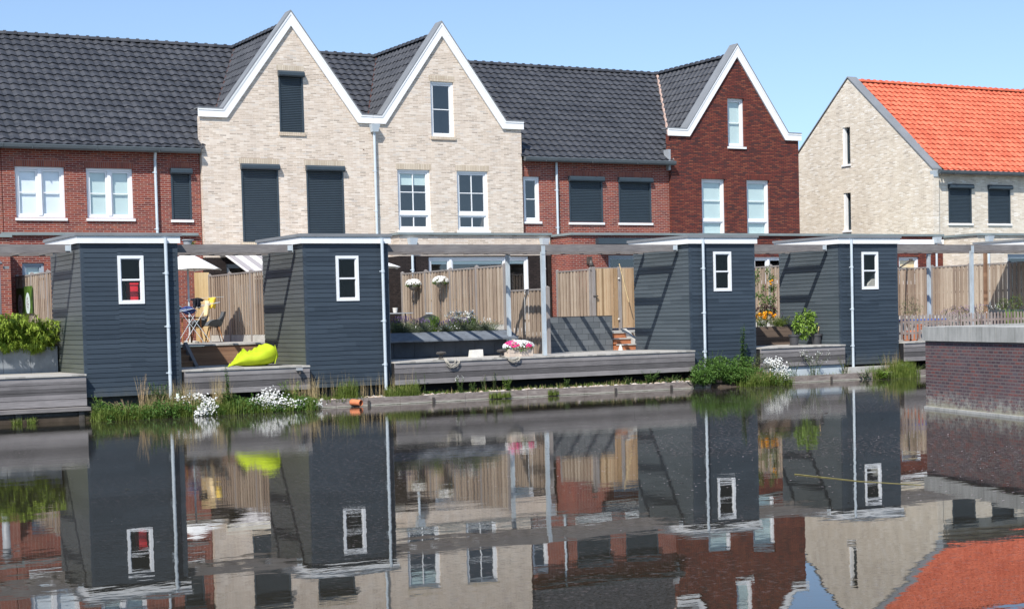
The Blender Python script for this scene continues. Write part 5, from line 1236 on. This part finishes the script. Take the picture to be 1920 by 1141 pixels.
for px, py, s, lab in ((1700, 622, .15, 'orange terracotta pot between the first pickets'), (1713, 630, .19, 'large orange terracotta pot low behind the pickets'), (1724, 612, .11, 'small orange terracotta pot higher up behind the pickets')):
    c = onY(px, py, 36.8); tag(MB().lathe((c.x, 36.8, 1.002 if py > 620 else c.z-.1), [(s*.65, 0), (s*.95, s*1.3), (s*1.1, s*1.32), (s*1.1, s*1.6), (s, s*1.6)], 16).build('terracotta_pot', 'terracotta'), lab, 'pot', 'terracotta pots behind the pickets')
# veranda at the right edge
vr = root('veranda', 'open veranda roof with white fascia and one brown post at the right edge', 'veranda', (41.5, 37.2, 1.0))
x0 = 41.25; y0, y1 = 38.35, 40.45
MB().box(x0-.035, 48, y0-.08, y0-.045, 3.96, 4.11).box(x0-.035, x0, y0-.045, y1+.12, 3.96, 4.11).build('fascia', 'white_paint', vr)
MB().box(x0-.07, 48, y0-.11, y1+.15, 4.112, 4.175).build('roof', 'roof_edge_grey', vr)
MB().box(x0+.01, 48, y0-.03, y1+.12, 3.80, 4.0).build('soffit', 'dark_panel', vr)
p = onY(1848, 530, 40.1); MB().box(p.x-.045, p.x+.045, 40.06, 40.15, 1.2, 3.798).build('post', 'brown_wood', vr)
wlamp = onY(1713, 487, 46.5); tag(MB().tube([(wlamp.x, 46.6, wlamp.z), onY(1686, 502, 45.0)], .03, 6).lathe((wlamp.x, 46.65, wlamp.z-.05), [(.07, 0), (.07, .1)], 10).build('awning_arm', 'iron'), 'dark slanting arm in front of the small white window at the right', 'arm')

# ------------------------------------------------------------------ bank: stones, grass, daisies, weeds
def stones(n, xa, xb, ya, yb, za, smin, smax, name, label):
    m = MB()
    for _ in range(n):
        c = Vector((rnd(xa, xb), rnd(ya, yb), za)); r = rnd(smin, smax); ax = Vector((rnd(.8, 1.5), rnd(.7, 1.1), rnd(.5, .8)))*r; s1_, s2_ = rnd(0, 6), rnd(0, 6); vs = []
        for j in range(6):
            ph = -math.pi/2+math.pi*j/5
            for i in range(8):
                a = 2*math.pi*i/8; k = 1+.16*math.sin(2*a+s1_+j)+.10*math.sin(3*a+s2_); vs.append(c+Vector((math.cos(a)*math.cos(ph)*ax.x*k, math.sin(a)*math.cos(ph)*ax.y*k, math.sin(ph)*ax.z*k+ax.z*.5)))
        m.add(vs, [(j*8+i, j*8+(i+1) % 8, (j+1)*8+(i+1) % 8, (j+1)*8+i) for j in range(5) for i in range(8)])
    return stuff(m.build(name, 'pebble'), label, 'stones')
o = stones(420, 14.3, 26.2, 35.22, 35.6, .13, .022, .075, 'stones', 'pale rounded stones along the foot of the bank'); 
stones(900, 14.3, 26.2, 35.22, 35.6, .135, .010, .028, 'pebbles', 'small pale pebbles between the larger bank stones')
def inp(regs, ya=None): return None
gm = MB()
def grass(xa, xb, ya, yb, z, n, h0, h1, lean=.25, w=.005):
    for _ in range(n):
        x = rnd(xa, xb); y = rnd(ya, yb); k = .6+.4*math.sin(x*5.3+1)*math.sin(x*2.1)+.25*math.sin(y*7)
        blade(gm, Vector((x, y, z)), max(.05, rnd(h0, h1)*(.75+.5*k)), rnd(.02, lean), w*rnd(.6, 1.2))
def tufts(xa, xb, ya, yb, z, nt, per, h0, h1, r=.12, lean=.35):
    for _ in range(nt):
        cx, cy = rnd(xa, xb), rnd(ya, yb); hh = rnd(h0, h1); w = rnd(.0035, .008)
        for _ in range(per): blade(gm, Vector((cx+random.gauss(0, r*.5), cy+random.gauss(0, r*.4), z)), hh*rnd(.45, 1), rnd(.02, lean)*rnd(.3, 1), w)
tufts(9.38, 14.3, 34.55, 35.6, -.02, 300, 40, .10, .46, .14)
tufts(9.4, 10.6, 34.62, 35.2, -.02, 40, 50, .16, .40, .16)
tufts(10.4, 11.9, 34.9, 35.5, -.02, 50, 26, .25, .60, .12, .5)
tufts(12.2, 13.0, 34.7, 35.3, -.02, 30, 40, .2, .48, .12, .45)
grass(14.3, 15.8, 35.1, 35.7, .12, 500, .08, .25)
grass(15.2, 15.7, 35.2, 35.6, .1, 500, .2, .5); grass(16.5, 17.3, 35.15, 35.6, .1, 900, .15, .42)
grass(17.3, 26, 35.45, 35.75, .16, 1500, .04, .16, .12)
tufts(26.7, 28.3, 34.45, 35.5, -.02, 110, 36, .18, .55, .15, .5); grass(28.2, 31, 35.25, 35.6, .1, 250, .05, .2)
grass(31.6, 33.3, 34.9, 35.5, -.02, 1500, .15, .42, .22); grass(32.4, 33.2, 34.95, 35.4, -.02, 900, .3, .5, .1)
grass(33.3, 38, 35.3, 35.9, .12, 500, .05, .15)
for x in (19.3, 19.6, 21.0): grass(x-.15, x+.15, 35.0, 35.16, .02, 220, .06, .17, .1)
for x in (7.7, 8.0): grass(x-.1, x+.1, 35.0, 35.2, -.02, 90, .06, .18, .15)
stuff(gm.build('grass', 'grass_blade'), 'green grass growing along the waterline', 'grass')
gc = MB()
for _ in range(330):
    cx, cy = rnd(9.4, 14.35), rnd(34.55, 35.5); s__ = rnd(.05, .15); zz = max(.03, rnd(-.02, .30)*(1 if math.sin(cx*4.1)+math.sin(cx*1.7+2) > -.3 else .45))
    blob_leaves(gc, [(cx, cy, zz, s__*1.3, s__, s__*.8)], int(rnd(25, 70)), rnd(.05, .10), rnd(.016, .04), shell=.2)
for _ in range(90):
    cx, cy = rnd(14.5, 26), rnd(35.4, 35.62); blob_leaves(gc, [(cx, cy, .19, .12, .06, rnd(.02, .06))], 22, .045, .022, shell=.1)
for _ in range(60):
    cx, cy = rnd(26.9, 28.2), rnd(34.45, 35.3); blob_leaves(gc, [(cx, cy, rnd(.05, .3), .16, .12, .1)], 40, .06, .02, shell=.2)
stuff(gc.build('ground_cover', 'nettle_leaf'), 'low leafy weeds matted between the grass on the bank', 'weeds')
gm = MB(); grass(10.5, 11.7, 34.7, 35.5, 0, 600, .3, .75, .25, .0035); grass(12.1, 12.5, 35.0, 35.5, 0, 220, .4, .85, .15, .003); grass(14.0, 14.7, 35.2, 35.6, 0, 260, .4, .85, .25, .003)
grass(14.8, 17.2, 35.25, 35.6, .1, 130, .3, .75, .12, .003); grass(26.8, 28.1, 34.6, 35.3, 0, 500, .3, .55, .25, .004); grass(32.1, 32.8, 35.1, 35.4, .0, 80, .4, .75, .25, .003); grass(18, 26, 35.3, 35.6, .15, 260, .05, .2, .15, .004)
stuff(gm.build('dry_grass', 'dry_grass'), 'dry straw coloured grass stalks in the bank vegetation', 'grass')
# mound of soil the vegetation stands on
struct('bank_soil', MB().hexa([(9.4, 34.5, -.1), (14.4, 34.5, -.1), (14.4, 35.13, -.1), (9.4, 35.13, -.1)], [(9.5, 34.85, .05), (14.3, 34.9, .05), (14.35, 35.13, .12), (9.4, 35.13, .12)]).hexa([(25.9, 34.4, -.1), (28.1, 34.4, -.1), (28.0, 35.13, -.1), (25.9, 35.13, -.1)], [(26.1, 34.9, .05), (27.8, 34.9, .05), (27.9, 35.13, .12), (26.0, 35.13, .12)]), 'soil', fixn=True)
def daisies(label, pts, n, r=.020):
    d = root('daisy_patch', label, 'daisies', (pts[0][0], pts[0][1], 0), 'white daisy patches on the bank'); fl = MB(); st = MB()
    for _ in range(n):
        p = random.choice(pts); a = rnd(0, 6.283); q = rnd(0, 1)**.5; x = p[0]+math.cos(a)*q*p[3]; y = p[1]+math.sin(a)*q*p[4]; z = p[2]+random.gauss(0, .55)*p[5]; x += random.gauss(0, .05)
        st.tube([(x+rnd(-.02, .02), y+.03, max(0, z-.2)), (x, y, z)], .0025, 3, False); flower(fl, Vector((x, y, z)), r*rnd(.75, 1.25), (Vector((-.35, -.7, .5))+rdir()*.6).normalized())
    st.build('stems', 'stem_green', d); fl.build('flowers', 'petal_white', d); return d
def PD(x, y, Y, rx, ry, rz): q = onY(x, y, Y); return (q.x, q.y, q.z, rx, ry, rz)
daisies('dense white daisy patch left of the middle of the grassy bank', [PD(388, 768, 34.6, .22, .2, .10), PD(392, 755, 34.7, .16, .2, .12), PD(378, 774, 34.5, .14, .1, .08)], 300, .022)
daisies('widest white daisy patch at the right end of the grassy bank', [PD(490, 752, 34.75, .25, .2, .13), PD(520, 755, 34.75, .28, .2, .14), PD(555, 757, 34.75, .26, .2, .10), PD(590, 758, 34.8, .16, .1, .06), PD(505, 742, 34.95, .25, .2, .16)], 760, .022)
daisies('sparse white daisies just right of the first shed downpipe', [PD(350, 748, 34.9, .24, .2, .10), PD(368, 742, 35.0, .2, .2, .08)], 80, .024)
daisies('white daisies hanging over the water beside the tall weeds', [PD(1462, 690, 34.7, .28, .2, .20), PD(1468, 706, 34.6, .2, .15, .2), PD(1448, 676, 34.9, .22, .2, .08)], 300, .024)
GW = 'weeds growing along the bank'
def weed(label, px, py_top, Y, z0, nst, leafn, L, w, mat, spread, **k):
    t = onY(px, py_top, Y); return stem_plant('weed', label, 'weed', (t.x, Y, z0), t.z-z0, spread, nst, leafn, L, w, mat, GW, **k)
weed('leafy nettle at the left pipe foot of the first shed', 300, 712, 35.2, .0, 26, 36, .10, .04, 'nettle_leaf', .36)
weed('tall thin dark weed rising in front of the beanbag deck', 425, 684, 35.1, .0, 4, 110, .10, .04, 'nettle_leaf', .07)
weed('broad leaved nettle between the two daisy patches', 432, 732, 34.9, .0, 24, 40, .12, .05, 'nettle_leaf', .30)
weed('tall dry weed in the grass in front of the first shed', 265, 700, 35.2, .0, 16, 26, .06, .015, 'dull_leaf', .22, stemmat='dry_stem')
weed('second leafy nettle clump nearer the middle of the grass bank', 350, 722, 35.0, .0, 14, 30, .09, .035, 'nettle_leaf', .3)
weed('small bright nettle in the grass just right of the left deck', 185, 735, 34.95, .0, 12, 26, .08, .03, 'bright_leaf', .3)
weed('grey withered tangle low on the bank at left', 238, 745, 34.8, .0, 22, 8, .05, .012, 'dull_leaf', .5, stemmat='dry_stem')
weed('bushy weed at the left corner of the second shed', 545, 708, 35.2, .0, 22, 30, .09, .035, 'bright_leaf', .34)
weed('slim leafy weed below the left bollard, first of a pair', 780, 695, 35.45, .18, 1, 60, .05, .02, 'nettle_leaf', .03)
weed('slim leafy weed below the left bollard, second of a pair', 796, 697, 35.45, .18, 1, 60, .05, .02, 'nettle_leaf', .03)
weed('weed with white flower heads at the foot of the long deck', 862, 706, 35.45, .18, 7, 26, .06, .028, 'nettle_leaf', .16, flowers=('petal_white', 5), fl_r=.014)
weed('low green weed right of the white headed weed', 886, 713, 35.42, .18, 8, 20, .06, .028, 'nettle_leaf', .14)
weed('tall thin weed in the middle of the long deck front', 926, 690, 35.5, .18, 3, 50, .06, .022, 'dull_leaf', .10)
weed('grey flowered weed just left of the middle weed', 907, 700, 35.5, .18, 5, 20, .05, .02, 'dull_leaf', .12, flowers=('petal_mauve', 3), fl_r=.010)
weed('rounded bright weed below the flower crate', 950, 704, 35.45, .18, 14, 24, .06, .03, 'bright_leaf', .20)
weed('small dark weed below the right end of the block wall', 1063, 706, 35.42, .16, 9, 20, .055, .028, 'nettle_leaf', .13)
weed('small weed on the stones under the brick steps', 1177, 702, 35.42, .16, 10, 18, .055, .028, 'nettle_leaf', .16)
weed('leafy nettle mound left of the big green bush', 1218, 693, 35.42, .14, 22, 26, .08, .034, 'nettle_leaf', .34)
weed('low weed joining the nettle mound to the big bush', 1258, 702, 35.4, .14, 12, 18, .07, .03, 'nettle_leaf', .3)
# the big bush below the third shed
bu = root('bramble_bush', 'big green bush at the water edge below the third shed', 'bush', (26.8, 35.0, 0)); lv = MB()
bl = []
for px, py, Y, s in ((1322, 705, 34.9, .32), (1345, 695, 35.0, .34), (1370, 700, 34.9, .33), (1395, 702, 34.8, .32), (1310, 692, 35.2, .22), (1335, 682, 35.3, .22), (1365, 684, 35.3, .26), (1395, 688, 35.2, .24), (1420, 700, 34.85, .26), (1385, 672, 35.4, .16), (1305, 708, 35.0, .2), (1350, 676, 35.35, .2), (1400, 676, 35.3, .2), (1320, 676, 35.4, .15)):
    q = onY(px, py, Y); bl.append((q.x, q.y, q.z, s, s*.7, s*.62))
blob_leaves(lv, bl, 8000, .075, .030, shell=.35, droop=.15); lv.build('foliage', 'nettle_leaf', bu)
st = MB()
for b_ in bl:
    for _ in range(6): q = rdir(.2, 1); st.tube([(b_[0], b_[1]+.1, 0), (b_[0]+q.x*.2, b_[1], b_[2]+q.z*b_[5])], [.006, .002], 4)
st.build('stem', 'stem_green', bu)
weed('tall climbing weed leaning up the third shed wall', 1390, 606, 35.45, .1, 7, 150, .11, .045, 'nettle_leaf', .16)
weed('weed arching right over the edge of the short deck', 1408, 660, 35.3, .1, 12, 60, .11, .04, 'dull_leaf', .6)
weed('feathery weed at the foot of the third shed downpipe', 1335, 652, 35.4, .1, 16, 60, .07, .02, 'nettle_leaf', .40)
weed('white flowering weed in front of the two dark pots', 1526, 655, 35.35, .15, 16, 14, .06, .02, 'dull_leaf', .45, flowers=('petal_white', 7), fl_r=.018)
weed('thin weed on the edging left of the white flowers', 1490, 672, 35.35, .15, 10, 16, .05, .02, 'dull_leaf', .3)
weed('yellowing weed at the left corner of the rightmost shed', 1584, 665, 35.35, .15, 12, 26, .06, .025, 'olive_leaf', .3)
weed('feathery tall weed at the water edge by the rightmost shed', 1657, 655, 35.2, .0, 12, 30, .06, .012, 'olive_leaf', .25)
weed('broad leaved weed in the water below the rightmost shed', 1655, 690, 34.9, .0, 14, 24, .13, .05, 'bright_leaf', .35)
weed('small leafy weed left of the reeds by the rightmost shed', 1625, 690, 35.0, .0, 10, 16, .08, .035, 'nettle_leaf', .3)
weed('low weeds on the soil beyond the rightmost shed', 1720, 682, 35.5, .14, 12, 12, .05, .025, 'olive_leaf', .5)
# clay pipe, floating things
c = onZ(672, 758, .06); pp = root('clay_pipe', 'orange clay drain pipe poking out over the water', 'pipe', (c.x, 35.1, 0))
d = Vector((.42, -.90, -.05)).normalized(); a = Vector((c.x+.02, 35.16, .10)); b = a+d*.30
m = MB(); n = 18; s_ = d.cross(Vector((0,0,1))).normalized(); u_ = s_.cross(d); vs = []
for p, r in ((a, .075), (b, .075), (b, .063), (a+d*.05, .063)):
    for k in range(n): vs.append(p+(s_*math.cos(2*math.pi*k/n)+u_*math.sin(2*math.pi*k/n))*r)
m.add(vs, [(j*n+k, j*n+(k+1) % n, (j+1)*n+(k+1) % n, (j+1)*n+k) for j in range(3) for k in range(n)]); m.build('pipe_shell', 'terracotta', pp)
m = MB(); m.add([a+d*.22+(s_*math.cos(2*math.pi*k/n)+u_*math.sin(2*math.pi*k/n))*.062 for k in range(n)], [tuple(range(n))]); m.build('bore_shade', 'void_shade', pp)  # dark disc painted as the shade inside the pipe
a = onZ(1490, 889, 0); b = onZ(1612, 902, 0); c = onZ(1727, 909, 0)
tag(MB().tube([(a.x, a.y, .006), (b.x, b.y, .003), (c.x, c.y, .002)], [.006, .005, .003], 7).build('floating_reed', 'reed'), 'long thin reed stalk floating on the canal at the right', 'reed')
fd = MB()
for _ in range(950):
    px, py = rnd(900, 1915), random.gauss(860, 42)
    if py < 780 or py > 1010 or (px > 1730 and py < 800): continue
    q = onZ(px+40*math.sin(py*.09), py, .004); L = rnd(.012, .05); leaf(fd, q, Vector((rnd(-1, 1), rnd(-.5, .5), .03)), Vector((0,0,1)), L, L*.35)
for _ in range(160):
    q = onZ(rnd(0, 1300), rnd(800, 1050), .004); L = rnd(.01, .035); leaf(fd, q, Vector((rnd(-1, 1), rnd(-.5, .5), .03)), Vector((0,0,1)), L, L*.35)
stuff(fd.build('floating_debris', 'dust_grey'), 'tiny bits of pollen and plant litter floating on the canal', 'debris')
for px, py, L, mt, lab in ((240, 917, .10, 'reed', 'small curved green leaf floating on the water at the left'), (1553, 774, .22, 'terracotta', 'orange leaf floating on the water below the right sheds'), (1868, 843, .12, 'crate_wood', 'pale twig floating near the quay wall'), (1656, 786, .10, 'white_stone', 'tiny white feather floating near the right sheds'), (1640, 702, .16, 'white_stone', 'white scrap floating beside the right reeds')):
    p = onZ(px, py, 0); m = MB(); leaf(m, Vector((p.x-L/2, p.y, .012)), Vector((1, .35, .02)), Vector((0,0,1)), L, L*.22); tag(m.build('floating_leaf', mt), lab, 'floating leaf')

for o in bpy.data.objects:
    if o.parent is not None and o.name.split('.')[0] in ('flowers', 'stems', 'white_flowers', 'pink_flowers'): o['kind'] = 'stuff'
# ------------------------------------------------------------------ camera, light, sky
cam = bpy.data.cameras.new('camera'); co = bpy.data.objects.new('camera', cam); COL.objects.link(co)
M = Matrix(((r2.x, u2.x, -fv.x, 0), (r2.y, u2.y, -fv.y, 0), (r2.z, u2.z, -fv.z, 0), (0, 0, 0, 1)))
co.matrix_world = Matrix.Translation(CAMP) @ M
cam.sensor_width = 36; cam.lens = 36*F/1920; cam.shift_y = (PPY-570.5)/1920; cam.clip_end = 4000; cam.clip_start = .1
SC.camera = co
sd = Vector((.70, .62, -1)).normalized()
li = bpy.data.lights.new('sun', 'SUN'); li.energy = 4.6; li.angle = R(.5); li.color = (1, .955, .89)
lo = bpy.data.objects.new('sun', li); COL.objects.link(lo); lo.rotation_euler = sd.to_track_quat('-Z', 'Y').to_euler(); lo.location = (-20, -20, 40)
w = bpy.data.worlds.new("World"); SC.world = w; w.use_nodes = True
sk = w.node_tree.nodes.new('ShaderNodeTexSky'); sk.sky_type = 'NISHITA'; sk.sun_disc = False
sk.sun_elevation = math.asin(-sd.z); sk.sun_rotation = math.atan2(-sd.x, -sd.y) % (2*math.pi)
sk.air_density = 1.0; sk.dust_density = .3; sk.ozone_density = 1.6; sk.altitude = 0
tc = w.node_tree.nodes.new('ShaderNodeTexCoord'); va = w.node_tree.nodes.new('ShaderNodeVectorMath'); va.operation = 'ADD'; va.inputs[1].default_value = (0, 0, .10)
w.node_tree.links.new(tc.outputs['Generated'], va.inputs[0]); w.node_tree.links.new(va.outputs[0], sk.inputs[0])
w.node_tree.links.new(sk.outputs[0], w.node_tree.nodes['Background'].inputs[0]); w.node_tree.nodes['Background'].inputs[1].default_value = .15
vs_ = SC.view_settings; vs_.view_transform = 'Standard'; vs_.look = 'None'; vs_.gamma = 1; vs_.exposure = .45
SC.cycles.max_bounces = 8; SC.cycles.transparent_max_bounces = 12; SC.cycles.caustics_reflective = False; SC.cycles.caustics_refractive = False
